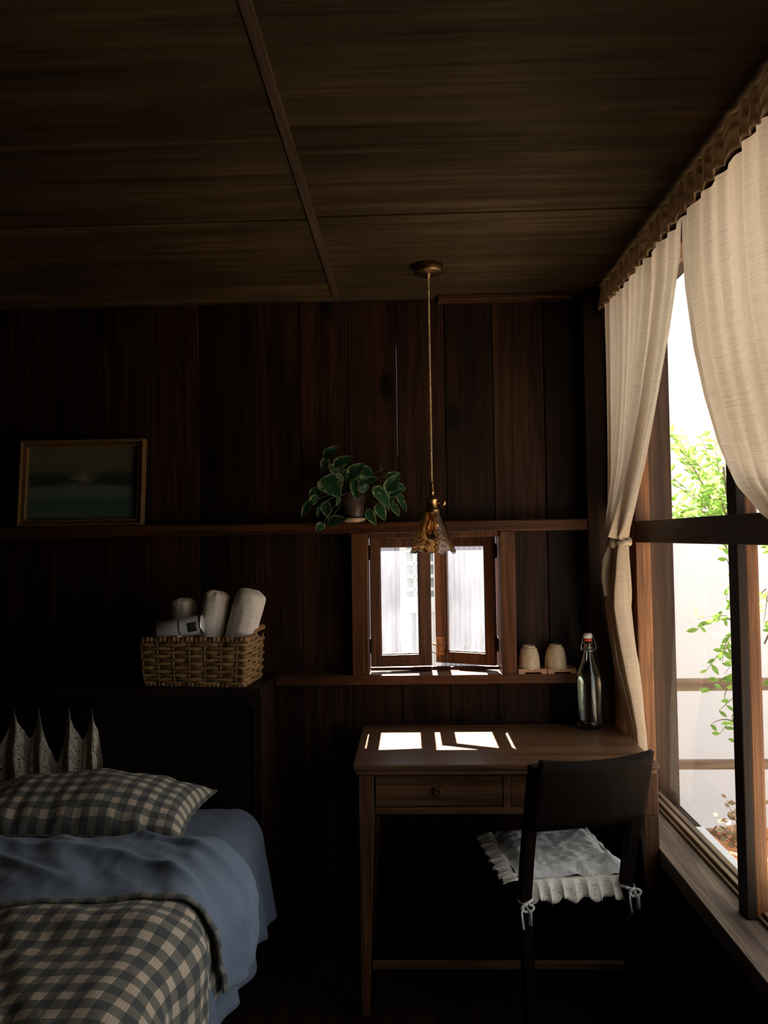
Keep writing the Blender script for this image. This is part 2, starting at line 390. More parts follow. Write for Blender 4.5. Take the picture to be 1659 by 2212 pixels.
def part(name, b, mat, root=None, local=False, smooth=None, subsurf=0, solid=0.):
    if root is not None and not local:
        off = wloc(root)
        bmesh.ops.translate(b.bm, verts=b.bm.verts[:], vec=-off)
    bmesh.ops.recalc_face_normals(b.bm, faces=b.bm.faces[:])
    me = bpy.data.meshes.new(name); b.bm.to_mesh(me); b.bm.free()
    me.materials.append(mat)
    o = bpy.data.objects.new(name, me); C.objects.link(o)
    if root is not None: o.parent = root
    if smooth: 
        for p in me.polygons: p.use_smooth = True
    if solid:
        md = o.modifiers.new('solid', 'SOLIDIFY'); md.thickness = solid; md.offset = 0
    if subsurf:
        md = o.modifiers.new('sub', 'SUBSURF'); md.levels = subsurf; md.render_levels = subsurf
    return o

def single(name, b, mat, loc, label, cat, group=None, **kw):
    bmesh.ops.translate(b.bm, verts=b.bm.verts[:], vec=-Vector(loc))
    o = part(name, b, mat, **kw); o.location = loc
    o['label'] = label; o['category'] = cat
    if group: o['group'] = group
    return o

def thing(name, loc, label, cat, rz=0, group=None):
    o = bpy.data.objects.new(name, None); C.objects.link(o); o.location = loc; o.rotation_euler = (0, 0, rz)
    o.empty_display_size = .05
    o['label'] = label; o['category'] = cat
    if group: o['group'] = group
    return o

def struct(name, b, mat, root=None, **kw):
    o = part(name, b, mat, root, **kw)
    if root is None: o['kind'] = 'structure'
    return o

def sroot(name, loc):
    o = bpy.data.objects.new(name, None); C.objects.link(o); o.location = loc; o['kind'] = 'structure'; return o

def nz(x, y, z=0.): return noise.noise(Vector((x, y, z)))
def lerp(a, b, t): return a + (b - a) * t
def interp(tab, x):
    if x <= tab[0][0]: return tab[0][1]
    for (a, p), (b, q) in zip(tab, tab[1:]):
        if x <= b:
            t = (x - a) / (b - a); return p + (q - p) * t
    return tab[-1][1]
def smooth01(t): t = max(0., min(1., t)); return t * t * (3 - 2 * t)

CEIL = 2.367
# ------------------------------------------------------------------ the room
b = B()
for i in range(18):
    x0 = -2.3 + i * .185
    b.box(x0 + .001, min(x0 + .184, .98), -1.3, 3.04, -.04, 0, .001)
struct('floor', b, M['floor'])

# ceiling: plywood sheets, a dark open joint across, roof boards above
b = B()
b.box(-2.3, -.264, 2.231, 3.06, CEIL, CEIL + .012, .002)
b.box(-.264, .95, 2.215, 3.06, CEIL, CEIL + .012, .002)
b.box(-2.3, -.264, .8, 2.219, CEIL, CEIL + .012, .002)
b.box(-.264, .95, .8, 2.203, CEIL, CEIL + .012, .002)
b.box(-2.3, -.264, -1.3, .792, CEIL, CEIL + .012, .002)
b.box(-.264, .95, -1.3, .792, CEIL, CEIL + .012, .002)
b.box(-2.35, 1.0, -1.35, 3.12, CEIL + .03, CEIL + .10, 0)
struct('ceiling', b, M['ceil'])
struct('trim_1', B().box(-.277, -.253, -1.3, 2.93, CEIL - .008, CEIL, .002), M['batten'])          # ceiling batten
struct('trim_2', B().box(.12, .625, 2.955, 3.01, CEIL - .021, CEIL - .001, .003), M['rail'])         # edge strip at the ceiling
# back wall
edges = [-2.3, -2.125, -1.938, -1.751, -1.564, -1.375, -1.19, -1.003, -.809, -.6, -.417, -.229, -.041, .143, .326, .521, .70, .98]
b = B()
WX0, WX1, WZ0, WZ1 = -.205, .372, .93, 1.48
for x0, x1 in zip(edges, edges[1:]):
    g = .0015
    y = 3.01 + random.uniform(0, .003)
    if x1 <= WX0 or x0 >= WX1:
        b.box(x0 + g, x1 - g, y, 3.032, -.0, CEIL, .0025)
    else:
        b.box(x0 + g, x1 - g, y, 3.032, 0, WZ0, .0025); b.box(x0 + g, x1 - g, y, 3.032, WZ1, CEIL, .0025)
        if x0 < WX0 < x1: b.box(x0 + g, WX0, y, 3.032, WZ0, WZ1, .001)
        if x0 < WX1 < x1: b.box(WX1, x1 - g, y, 3.032, WZ0, WZ1, .001)
    # boarding behind, leaving the window and one narrow split where daylight comes through
sx0, sx1 = -.0438, -.04232
for x0, x1, z0, z1 in ((-2.35, WX0, -.3, CEIL + .1), (WX1, 1.0, -.3, CEIL + .1), (WX0, WX1, -.3, WZ0), (WX0, WX1, WZ1, 1.765), (WX0, WX1, 2.20, CEIL + .1),
                       (WX0, sx0, 1.765, 2.20), (sx1, WX1, 1.765, 2.20)):
    b.box(x0, x1, 3.034, 3.055, z0, z1, 0)
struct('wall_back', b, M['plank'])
# other walls
b = B()
for i in range(24):
    b.box(-2.32, -2.28, -1.3 + i * .18, -1.3 + i * .18 + .178, 0, CEIL, .002)
b.box(-2.36, -2.32, -1.35, 3.1, -.3, CEIL + .1, 0)
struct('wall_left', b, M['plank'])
b = B()
for i in range(18): b.box(-2.3 + i * .185, -2.3 + i * .185 + .183, -1.32, -1.28, 0, CEIL, .002)
b.box(-2.36, 1.0, -1.36, -1.32, -.3, CEIL + .1, 0)
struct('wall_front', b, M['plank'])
b = B()
for i in range(6): b.box(.80, .84, -1.3, 3.03, i * .08, i * .08 + .079, .002)                          # boards below the big window
b.box(.84, .95, -1.35, 3.055, -.3, .478, 0)
b.box(.80, .95, -1.35, 0.98, .478, CEIL + .03, 0)
b.box(.80, .95, 0.98, 3.055, 2.34, CEIL + .03, 0)
b.box(.87, .95, 2.90, 3.055, .478, 2.34, 0)
struct('wall_right', b, M['post'])
# rails of the wall frame, posts
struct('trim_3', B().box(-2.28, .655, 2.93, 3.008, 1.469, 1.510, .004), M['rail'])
struct('trim_4', B().box(-.512, .655, 2.93, 3.008, .906, .942, .004), M['rail_lit'])
b = B(); b.box(.655, .733, 2.93, 3.008, 0, CEIL - .004, .004); struct('trim_5', b, M['post'])
b = B(); b.box(.735, .815, 2.915, 3.008, .50, CEIL - .004, .004); struct('trim_6', b, M['casing'])

# ------------------------------------------------------------------ window_1: the big window in the right wall
w1 = sroot('window_1', (.84, 1.5, .5))
b = B()
b.box(.812, .866, 2.868, 2.915, .505, 2.335, .003)                                   # far jamb
b.box(.822, .87, .98, 1.03, .505, 2.335, .003)
b.box(.812, .87, 1.03, 2.868, 2.305, 2.335, .003)
struct('window_frame', b, M['frame'], w1)
for y in (1.987,):
    b = B(); b.box(.811, .835, y, y + .055, .50, 2.304, .003)
    struct('mullion', b, M['post'], w1)
    b = B(); b.box(.8352, .866, y + .004, y + .05, .505, 2.304, .003)
    struct('window_stile', b, M['frame'], w1)
struct('transom', B().box(.809, .868, 1.03, 2.869, 1.420, 1.496, .003), M['transom'], w1)
b = B()
b.box(.736, .835, -.2, 2.915, .455, .5, .003)
b.box(.737, .765, -.2, 2.914, .4995, .5012, .0005)
b.box(.835, .888, 1.0, 2.9, .44, .50, .0)
struct('window_sill', b, M['sill'], w1)
b = B(); b.box(.839, .848, 1.0, 2.9, .47, .508, .002); b.box(.851, .866, 1.0, 2.9, .47, .518, .002); b.box(.869, .885, 1.0, 2.9, .47, .524, .002)
struct('sill_track', b, M['track'], w1)
struct('outer_sill', B().box(.889, .915, 1.0, 2.56, .46, .520, .002), M['paint'], w1)
for y0, y1 in ((2.042, 2.868), (1.03, 1.987)):
    for z0, z1 in ((.518, 1.42), (1.496, 2.305)):
        b = B(); b.grid(lambda u, v: Vector((.858, lerp(y0, y1, u), lerp(z0, z1, v))), 1, 1)
        struct('glass_pane', b, M['pane'], w1)

# ------------------------------------------------------------------ window_2: the small casement in the back wall
w2 = sroot('window_2', (.084, 3.0, .94))
b = B()
b.box(-.221, -.160, 2.93, 3.034, .942, 1.469, .003); b.box(.332, .386, 2.93, 3.034, .942, 1.469, .003)
b.box(-.205, -.162, 3.034, 3.07, .93, 1.48, .0); b.box(.330, .372, 3.034, 3.07, .93, 1.48, .0)
b.box(-.160, .332, 2.94, 2.984, 1.449, 1.4685, .002); b.box(-.1615, -.1585, 2.96, 3.03, .95, 1.449, 0)
struct('casing', b, M['casing'], w2)
b = B(); b.box(-.160, .332, 3.008, 3.075, .925, .944, .002); b.box(-.158, .33, 3.026, 3.045, .944, .956, .002)
struct('window_sill', b, M['rail'], w2)

def sash(xh, width, sgn, ang, name='sash'):
    # local: hinge at origin, sash extends along +x*sgn, y thickness
    mt = Matrix.Translation((xh, 3.0, 0)) @ Matrix.Rotation(ang, 4, 'Z')
    st_h, st_f = .036, .044
    z0, z1 = .963, 1.452
    def bx(bb, a0, a1, y0, y1, c0, c1, bev=.002):
        a0, a1 = sorted((a0 * sgn, a1 * sgn)); bb.box(a0, a1, y0, y1, c0, c1, bev, mt)
    b = B()
    bx(b, 0, st_h, -.014, .014, z0, z1); bx(b, width - st_f, width, -.014, .014, z0, z1)
    bx(b, st_h, width - st_f, -.0139, .0139, z0, z0 + .044); bx(b, st_h, width - st_f, -.0139, .0139, z1 - .034, z1)
    # glazing bead
    for a0, a1, c0, c1 in ((st_h, st_h + .005, z0 + .044, z1 - .034), (width - st_f - .005, width - st_f, z0 + .044, z1 - .034),
                           (st_h + .005, width - st_f - .005, z0 + .044, z0 + .049), (st_h + .005, width - st_f - .005, z1 - .039, z1 - .034)):
        bx(b, a0, a1, -.009, .009, c0, c1, .001)
    s = struct(name, b, M['sash'], w2)
    b = B(); b.grid(lambda u, v: mt @ Vector((sgn * lerp(st_h + .003, width - st_f - .003, u), .001, lerp(z0 + .045, z1 - .035, v))), 1, 1)
    struct('glass_pane', b, M['dusty'], s)
    for z in (1.395, 1.043):
        b = B(); b.tube([mt @ Vector((-sgn * .004, 0, z - .028)), mt @ Vector((-sgn * .004, 0, z + .028))], .0055, 10)
        b.box(-.012, .001, -.004, .002, z - .022, z + .022, .001, mt @ Matrix.Diagonal((sgn, 1, 1, 1)))
        struct('hinge', b, M['black'], s)
    return s, mt
s1, m1 = sash(-.1545, .231, 1, R(7))
s2, m2 = sash(.318, .242, -1, R(-25))
b = B()
b.box(-.2395, -.204, -.0175, -.0142, .993, 1.062, .001, m2)
b.box(-.236, -.230, -.022, -.0176, .996, 1.058, .001, m2); b.box(-.217, -.210, -.022, -.0176, .999, 1.058, .001, m2)
b.tube([m2 @ Vector((-.222, -.024, 1.03)), m2 @ Vector((-.25, -.024, 1.036))], .004, 8)
struct('latch', b, M['rust'], s2)

# ------------------------------------------------------------------ desk
dk = thing('writing_desk', (.275, 2.67, 0), 'small dark brown wooden writing desk under the little casement window', 'desk')
b = B(); b.box(-.186, .737, 2.41, 2.925, .743, .76, .004)
b.box(-.178, .729, 2.416, 2.925, .729, .7435, .003)
part('desktop', b, M['desk'], dk)
def leg(x, y, sx, sy):
    # square leg tapering on its inner faces
    t, bt = .046, .024
    zt, zm = .729, .60
    def sq(w, z): return [Vector((x, y, z)), Vector((x + sx * w, y, z)), Vector((x + sx * w, y + sy * w, z)), Vector((x, y + sy * w, z))]
    b = B(); b.hexa(sq(t, zm) + sq(t, zt), .0025); b.hexa(sq(bt, 0) + sq(t, zm), .0025)
    return b
for x, y, sx, sy in ((-.170, 2.43, 1, 1), (.737, 2.43, -1, 1), (-.170, 2.91, 1, -1), (.737, 2.91, -1, -1)):
    part('leg', leg(x, y, sx, sy), M['deskleg'], dk)
b = B(); b.box(-.122, .69, 2.436, 2.456, .604, .624, .002); b.box(.271, .292, 2.436, 2.456, .624, .729, .002)
b.box(-.122, .69, 2.446, 2.456, .624, .729, .0); b.box(-.122, .69, 2.436, 2.456, .722, .729, .001)
part('front_frame', b, M['desk'], dk)
part('back_apron', B().box(-.122, .69, 2.886, 2.904, .62, .729, .002), M['desk'], dk)
for x0, x1 in ((-.166, -.150), (.718, .733)):
    part('side_apron', B().box(x0, x1, 2.476, 2.864, .62, .729, .002), M['desk'], dk)
for x0, x1 in ((-.119, .269), (.294, .687)):
    d = part('drawer', B().box(x0, x1, 2.439, 2.4458, .627, .720, .002), M['desk'], dk)
    xc = (x0 + x1) / 2 - .003; b = B()
    b.box(xc - .013, xc + .013, 2.430, 2.439, .661, .687, .003)
    for i in range(3):
        for j in range(3):
            cx, cz = xc - .008 + i * .008, .666 + j * .008
            b.box(-.0048, .0048, -.0012, .0012, -.0012, .0012, .0005, Matrix.Translation((cx, 2.4295, cz)) @ Matrix.Rotation(R(45 if (i + j) % 2 else -45), 4, 'Y'))
    k = part('knob', b, M['bronze'], d); k['label'] = 'square bronze lattice knob'
part('stretcher', B().box(-.136, .705, 2.442, 2.46, .135, .156, .002), M['desk'], dk)

# ------------------------------------------------------------------ chair (local: x right, y forwards)
ch = thing('wooden_chair', (.458, 2.298, 0), 'dark wooden chair with curved solid backrest pushed under the desk', 'chair', R(16.5))
def rake(z): return -.105 * ((z - .44) / .42) ** 1.15 if z > .44 else .0
for sx in (-1, 1):
    pts = []
    b = B()
    zs = [0, .2, .44, .55, .65, .75, .830]
    for z0, z1 in zip(zs, zs[1:]):
        def sq(z):
            w = .017; y = rake(z) if z > .44 else -.03 * (1 - z / .44)
            xo = sx * (.160 + (.004 * max(0, z - .44) / .4))
            return [Vector((xo - w * .85, y - w, z)), Vector((xo + w * .85, y - w, z)), Vector((xo + w * .85, y + w, z)), Vector((xo - w * .85, y + w, z))]
        b.hexa(sq(z0) + sq(z1), .0)
    bmesh.ops.remove_doubles(b.bm, verts=b.bm.verts[:], dist=1e-5)
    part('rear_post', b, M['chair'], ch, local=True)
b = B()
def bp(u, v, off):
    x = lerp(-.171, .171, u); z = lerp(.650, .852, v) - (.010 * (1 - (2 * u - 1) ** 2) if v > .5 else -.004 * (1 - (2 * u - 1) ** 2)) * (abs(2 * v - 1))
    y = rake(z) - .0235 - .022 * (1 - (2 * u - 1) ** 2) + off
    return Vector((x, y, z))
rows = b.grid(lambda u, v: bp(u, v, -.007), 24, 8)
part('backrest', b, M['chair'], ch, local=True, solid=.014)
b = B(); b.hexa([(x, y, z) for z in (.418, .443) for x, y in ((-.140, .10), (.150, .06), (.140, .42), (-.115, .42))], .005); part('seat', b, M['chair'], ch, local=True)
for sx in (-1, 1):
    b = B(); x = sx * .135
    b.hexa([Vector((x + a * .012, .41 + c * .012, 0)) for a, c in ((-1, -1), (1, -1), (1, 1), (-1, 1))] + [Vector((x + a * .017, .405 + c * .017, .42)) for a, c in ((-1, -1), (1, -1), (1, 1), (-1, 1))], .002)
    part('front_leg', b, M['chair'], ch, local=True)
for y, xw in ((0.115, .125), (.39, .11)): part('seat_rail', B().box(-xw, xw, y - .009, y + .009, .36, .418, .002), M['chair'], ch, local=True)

# seat cushion with eyelet ruffle and ties
cu = thing('seat_cushion', (.458, 2.298, .443), 'crumpled white cotton seat cushion with scalloped eyelet ruffle on chair', 'cushion', R(7))
def cush(u, v):
    x = lerp(-.152, .176, u); y = lerp(.052, .425, v)
    e = min(u, 1 - u, v, 1 - v)
    h = .006 + .022 * smooth01(e / .14)
    d = x * .8 + y * 1.1
    h += .008 * (1 - 2 * abs(nz(d * 13, (x - y) * 5, 1))) + .009 * nz(x * 9, y * 9, 3) + .006 * (1 - 2 * abs(nz(d * 24 + 3, (x - y) * 9, 6))) + .003 * nz(x * 45, y * 45, 5) - .008
    h += .022 * math.exp(-(((u - .93) / .12) ** 2 + ((v - .12) / .13) ** 2))
    return Vector((x, y, max(h, .003)))
b = B(); b.grid(cush, 70, 80, lambda u, v: (u * .357, v * .423)); part('cover', b, M['white'], cu, local=True)
# ruffle: runs around back, left and right edges
per = []
for i in range(101): per.append((lerp(-.150, .150, i / 100), .014, 0, -1))
def ruff(path, wid, drop, waves, seed):
    n = len(path) - 1
    def f(u, v):
        k = u * n; i = min(int(k), n - 1); t = k - i
        x = lerp(path[i][0], path[i + 1][0], t); y = lerp(path[i][1], path[i + 1][1], t); dx, dy = path[i][2], path[i][3]
        ph = u * waves * 2 * PI + 1.3 * nz(u * 9, seed)
        r = v ** .6 * wid * (1 + .12 * math.sin(u * waves * 2 * PI * .53 + seed) + .10 * abs(math.sin(u * waves * 5.2)) * v)
        wob = .009 * v * math.sin(ph)
        z = .008 - drop * (v ** 1.5) * (1 + .14 * math.sin(u * waves * 2 * PI * .53) + .12 * abs(math.sin(u * waves * 5.2))) + wob * .4
        return Vector((x + dx * r + .006 * v * math.cos(ph) * abs(dy), y + dy * (r + wob * .6) + .006 * v * math.cos(ph) * abs(dx), z))
    return f
b = B()
b.grid(ruff([(lerp(-.150, .180, i / 60), .062, 0, -1) for i in range(61)], .044, .046, 9, 1), 220, 8, lambda u, v: (u * .34, v * .06))
b.grid(ruff([(-.149, lerp(.05, .427, i / 60), -1, 0) for i in range(61)], .046, .012, 12, 2), 240, 8, lambda u, v: (u * .42, v * .06))
b.grid(ruff([(.173, lerp(.06, .427, i / 60), 1, 0) for i in range(61)], .022, .03, 11, 3), 200, 8, lambda u, v: (u * .42, v * .06))
r_ = part('ruffle', b, M['eyelet'], cu, local=True, solid=.0012); r_['label'] = 'scalloped eyelet ruffle'
for sx in (-1, 1):
    x = sx * .157; y0 = .028 * sx; b = B()
    ring = [(x + .019 * sx * math.cos(a) * 1.05, y0 + .023 * math.sin(a), -.012 + .004 * math.sin(2 * a)) for a in [i * 2 * PI / 20 for i in range(21)]]
    b.tube(ring, .0045, 6, .35)
    k = (x + sx * .008, y0 - .028, -.014)
    b.ball(k, .008, (1, .8, .9), 10)
    b.tube([k, (k[0] + .012, k[1] - .012, k[2] - .018), (k[0] + .010, k[1] - .016, k[2] - .048)], [.004, .006, .006], 6, .25)
    b.tube([k, (k[0] - .012, k[1] - .010, k[2] - .015), (k[0] - .008, k[1] - .014, k[2] - .058)], [.004, .005, .006], 6, .25)
    lp = [(k[0] + .017 * math.sin(a) + .006, k[1] - .006, k[2] + .010 * math.cos(a) - .006) for a in [i * 2 * PI / 14 for i in range(15)]]
    b.tube(lp, .004, 6, .3)
    part('tie', b, M['white'], cu, local=True)

# ------------------------------------------------------------------ bottle, cups and coasters
bo = thing('swing_top_bottle', (.632, 2.862, .76), 'clear glass swing-top bottle of water at the back corner of desk', 'bottle')
o_ = [(0, .002), (.034, .0), (.0445, .006), (.0455, .02), (.0455, .165), (.043, .185), (.036, .205), (.0255, .235), (.018, .265), (.0145, .285), (.0145, .297), (.017, .300), (.017, .306), (.0135, .309)]
i_ = [(.0095, .309), (.0100, .285), (.0135, .265), (.0215, .235), (.032, .205), (.039, .185), (.0415, .165), (.0415, .022), (.036, .012), (0, .014)]
b = B(); b.lathe(o_ + i_, (.632, 2.862, .76), 48); part('glass_body', b, M['bottle'], bo)
wt = [(0, .0145), (.0355, .0125), (.0410, .022), (.0410, .16), (.0385, .1845), (.0355, .193), (0, .193)]
b = B(); b.lathe(wt, (.632, 2.862, .76), 40); part('water', b, M['water'], bo)
b = B(); b.lathe([(0, .309), (.0135, .309), (.0145, .315), (.0135, .320), (0, .320)], (.632, 2.862, .76), 28); g_ = part('seal', b, M['red'], bo); g_['label'] = 'red rubber seal'
b = B(); b.lathe([(0, .320), (.014, .320), (.0155, .324), (.0155, .333), (.0125, .337), (0, .338)], (.632, 2.862, .76), 28); g_ = part('stopper', b, M['ceramic'], bo); g_['label'] = 'white ceramic stopper'
b = B()
for sx in (-1, 1):
    c = Vector((.632, 2.862, .76))
    b.tube([c + Vector(p) for p in ((sx * .0155, 0, .329), (sx * .019, -.004, .322), (sx * .026, -.008, .290), (sx * .027, -.008, .279), (sx * .0185, -.002, .281), (sx * .0165, 0, .287))], .0011, 8)
b.tube([Vector((.632, 2.862, .76 + .287)) + Vector((.0158 * math.cos(a), .0158 * math.sin(a), 0)) for a in [i * 2 * PI / 24 for i in range(25)]], .0011, 8)
b.tube([c + Vector(p) for p in ((-.027, -.008, .279), (-.012, -.020, .276), (.012, -.020, .276), (.027, -.008, .279))], .0011, 8)
part('wire_bail', b, M['wire'], bo)

co0 = None
for i, (x0, lab) in enumerate(((.391, 'pale square wooden coaster tray beside the window casing'), (.4985, 'pale square wooden coaster tray nearest the corner post'))):
    x1 = x0 + .104; b = B()
    b.box(x0, x1, 2.928, 3.006, .948, .9545, .001)
    b.box(x0, x1, 2.928, 2.932, .9545, .9595, .0008); b.box(x0, x1, 3.002, 3.006, .9545, .9595, .0008)
    b.box(x0, x0 + .004, 2.932, 3.002, .9545, .9595, .0008); b.box(x1 - .004, x1, 2.932, 3.002, .9545, .9595, .0008)
    for a0, a1 in ((x0, x0 + .024), (x1 - .020, x1)): b.box(a0, a1, 2.928, 3.006, .942, .948, .0005)
    single('coaster', b, M['coaster'], (x0 + .052, 2.967, .942), lab, 'coaster', 'coasters on the lower rail')
cp = [(0, 0), (.039, 0), (.0405, .003), (.0405, .012), (.0385, .040), (.0345, .062), (.0305, .074), (.0265, .079), (.0245, .080), (.0235, .082), (.0235, .086), (.0215, .087), (.0205, .084), (0, .083)]
for x, y, sc, lab in ((.4355, 2.967, 1.0, 'upturned beige stoneware cup next to the window casing'), (.534, 2.967, 1.03, 'upturned beige stoneware cup next to the glass bottle')):
    b = B(); b.lathe([(r * (1 + .015 * math.sin(z * 300)), z * sc) for r, z in cp], (x, y, .9545), 40)
    single('stoneware_cup', b, M['stone'], (x, y, .9545), lab, 'cup', 'upturned cups on the lower rail')

# ------------------------------------------------------------------ pendant lamp
PX, PY = .075, 2.63
la = thing('pendant_lamp', (PX, PY, CEIL), 'brass pendant lamp with amber hammered glass shade on a twisted cord', 'lamp')
b = B(); b.lathe([(0, 0), (.050, 0), (.051, -.002), (.051, -.024), (.048, -.028), (.012, -.030), (.008, -.034), (.0065, -.046), (0, -.047)], (PX, PY, CEIL), 40); part('canopy', b, M['bronze'], la)
b = B(); z0, z1 = CEIL - .045, 1.626
for ph in (0, PI):
    pts = []
    n = 420
    for i in range(n + 1):
        z = lerp(z0, z1, i / n); a = i / n * 2 * PI * 48 + ph
        pts.append((PX + .0021 * math.cos(a), PY + .0021 * math.sin(a), z))
    b.tube(pts, .0021, 6)
part('cord', b, M['cord'], la)
b = B(); b.lathe([(0, 1.634), (.004, 1.634), (.0055, 1.625), (.0065, 1.606), (.0095, 1.603), (.0095, 1.598), (.007, 1.595), (.010, 1.588), (.017, 1.580), (.0215, 1.577), (.0215, 1.572), (.019, 1.570), (.019, 1.546), (.024, 1.544), (.026, 1.540), (.026, 1.533), (.022, 1.531), (0, 1.531)], (PX, PY, 0), 36)
so = part('socket', b, M['brass'], la)
b = B(); b.tube([(PX + .018, PY - .004, 1.563), (PX + .032, PY - .010, 1.563)], .0022, 8)
b.lathe([(0, -.002), (.008, -.002), (.009, 0), (.008, .002), (0, .002)], (PX + .037, PY - .012, 1.563), 20, Matrix.Rotation(R(90), 3, 'X') )
part('switch_key', b, M['brass'], so)
b = B()
def shade(u, v):
    a = u * 2 * PI; z = lerp(1.535, 1.400, v)
    r = interp([(0, .026), (.06, .0285), (.35, .0435), (.7, .0595), (.9, .069), (1, .0735)], v)
    k = smooth01((v - .15) / .85)
    r *= 1 + .022 * k * math.cos(4 * a + .7) + .010 * k * k * math.cos(9 * a)
    z += .0028 * smooth01((v - .7) / .3) * math.cos(9 * a + 1) + .0035 * smooth01((v - .7) / .3) * math.cos(4 * a + 2.4)
    d = .0022 * k * nz(math.cos(a) * 4, math.sin(a) * 4, z * 60) + .0016 * k * nz(math.cos(a) * 9, math.sin(a) * 9, z * 130)
    return Vector((PX + (r + d) * math.cos(a), PY + (r + d) * math.sin(a), z))
b.grid(shade, 110, 50, closeu=True)
part('shade', b, M['amber'], la, solid=.0035)
b = B(); b.lathe([(0, 1.531), (.012, 1.531), (.0125, 1.515), (.015, 1.50), (.022, 1.478), (.0235, 1.465), (.020, 1.450), (.010, 1.441), (0, 1.439)], (PX, PY, 0), 28)
bu = part('bulb', b, M['bulb'], la)
b = B()
for i in range(6):
    a = i * PI / 3
    b.tube([(PX + .004 * math.cos(a), PY + .004 * math.sin(a), 1.525), (PX + .011 * math.cos(a), PY + .011 * math.sin(a), 1.492), (PX + .009 * math.cos(a), PY + .009 * math.sin(a), 1.462)], .0009, 5)
part('filament', b, M['filament'], bu)

# ------------------------------------------------------------------ potted plant on the upper rail
pl = thing('potted_pothos', (-.214, 2.965, 1.51), 'variegated trailing pothos in brown pot on the upper wall rail', 'plant')
b = B(); b.lathe([(0, .0), (.040, .0), (.0475, .008), (.0475, .016), (.044, .016), (.040, .006), (0, .005)], (-.214, 2.965, 1.51), 36); part('saucer', b, M['saucer'], pl)
b = B(); b.lathe([(0, .006), (.034, .006), (.0385, .03), (.0425, .078), (.046, .079), (.047, .083), (.0475, .112), (.045, .116), (.042, .114), (.040, .100), (0, .098)], (-.214, 2.965, 1.51), 40); part('pot', b, M['pot'], pl)
b = B(); b.lathe([(0, .104), (.02, .103), (.0395, .101), (.0395, .099), (0, .099)], (-.214, 2.965, 1.51), 24); part('soil', b, M['soil'], pl)

def leaf(b, base, tip, wid, nrm, droop=.12, fold=.25, heart=True):
    base, tip = Vector(base), Vector(tip); ax = tip - base; ln = ax.length; ax.normalize()
    nrm = (Vector(nrm) - ax * Vector(nrm).dot(ax)).normalized(); sd = ax.cross(nrm)
    def f(u, v):
        t = u
        w = (math.sin(PI * min(1, t ** .62)) ** .8 if heart else math.sin(PI * t) ** .9) * wid * .5
        if t >= .999 or t <= .001: w = .0008
        q = 2 * v - 1
        back = -.10 * ln * (abs(q) ** 1.5) * (1 - t) ** 3 if heart else 0
        return base + ax * (t * ln + back) + sd * (q * w) + nrm * (abs(q) * w * fold - droop * ln * (t - .3) ** 2 + .08 * w * math.sin(q * 4 + t * 5))
    b.grid(f, 10, 6, lambda u, v: (u, 2 * v - 1))

# (base x, base z, tip x, tip z, width factor, distance y) measured leaf by leaf
LV = [(345, 235, 475, 145, .6), (355, 250, 320, 380, .62), (450, 330, 605, 240, .72), (400, 330, 490, 390, .7), (350, 440, 490, 610, .85), (290, 540, 300, 440, .5),
      (280, 530, 215, 600, .6), (270, 590, 180, 680, .5), (220, 650, 140, 780, .5), (340, 650, 385, 800, .52), (375, 830, 540, 800, .66), (330, 840, 275, 900, .7),
      (575, 430, 705, 315, .66), (680, 350, 785, 465, .62), (640, 445, 745, 545, .7), (620, 470, 640, 640, .42), (720, 480, 838, 440, .45), (900, 420, 1030, 400, .45),
      (905, 555, 1018, 408, .58), (930, 600, 1066, 530, .5), (1000, 500, 1070, 560, .45), (800, 530, 925, 710, .55), (930, 570, 920, 735, .45), (1010, 590, 1035, 700, .5),
      (950, 680, 1010, 785, .5), (820, 680, 882, 820, .6), (735, 730, 800, 862, .55), (860, 375, 852, 300, .25), (465, 400, 500, 515, .5), (535, 360, 508, 455, .6),
      (1030, 640, 1070, 740, .4), (295, 690, 270, 785, .3), (475, 610, 452, 690, .45), (850, 575, 780, 610, .4), (660, 500, 770, 430, .5), (310, 500, 300, 420, .7), (700, 560, 640, 450, .5), (860, 620, 790, 560, .5)]
b = B(); st = B()
rnd = random.Random(5)
for i, (ax, ay, bx_, by, wf) in enumerate(LV):
    # crop scale -> metres on the plane of the rail
    def q(x, y): return (-.256 + (x - 485) * .241 * .001725 + .0, 1.545 + (746 - y) * .241 * .001725)
    (x0, z0), (x1, z1) = q(ax, ay), q(bx_, by)
    yy = 2.905 + rnd.uniform(-.025, .03) - (.03 if 430 < ax < 760 and ay > 420 else 0)
    if ay < 330: yy += .02
    p0 = Vector((x0, yy, z0)); p1 = Vector((x1, yy - rnd.uniform(-.02, .03), z1)); ln = (p1 - p0).length
    leaf(b, p0, p1, ln * wf * 1.12, (rnd.uniform(-.5, .5), -1, rnd.uniform(.1, .7)), rnd.uniform(.05, .25), rnd.uniform(.1, .4))
    s0 = Vector((-.214 + rnd.uniform(-.02, .02), 2.965 + rnd.uniform(-.02, .01), 1.612))
    midp = (s0 + p0) / 2 + Vector((0, -.01, .03))
    pts = [s0.lerp(midp, t).lerp(midp.lerp(p0, t), t) for t in [k / 7 for k in range(8)]]
    st.tube(pts, .0013, 5)
part('foliage', b, M['leaf'], pl); part('stems', st, M['stem'], pl)

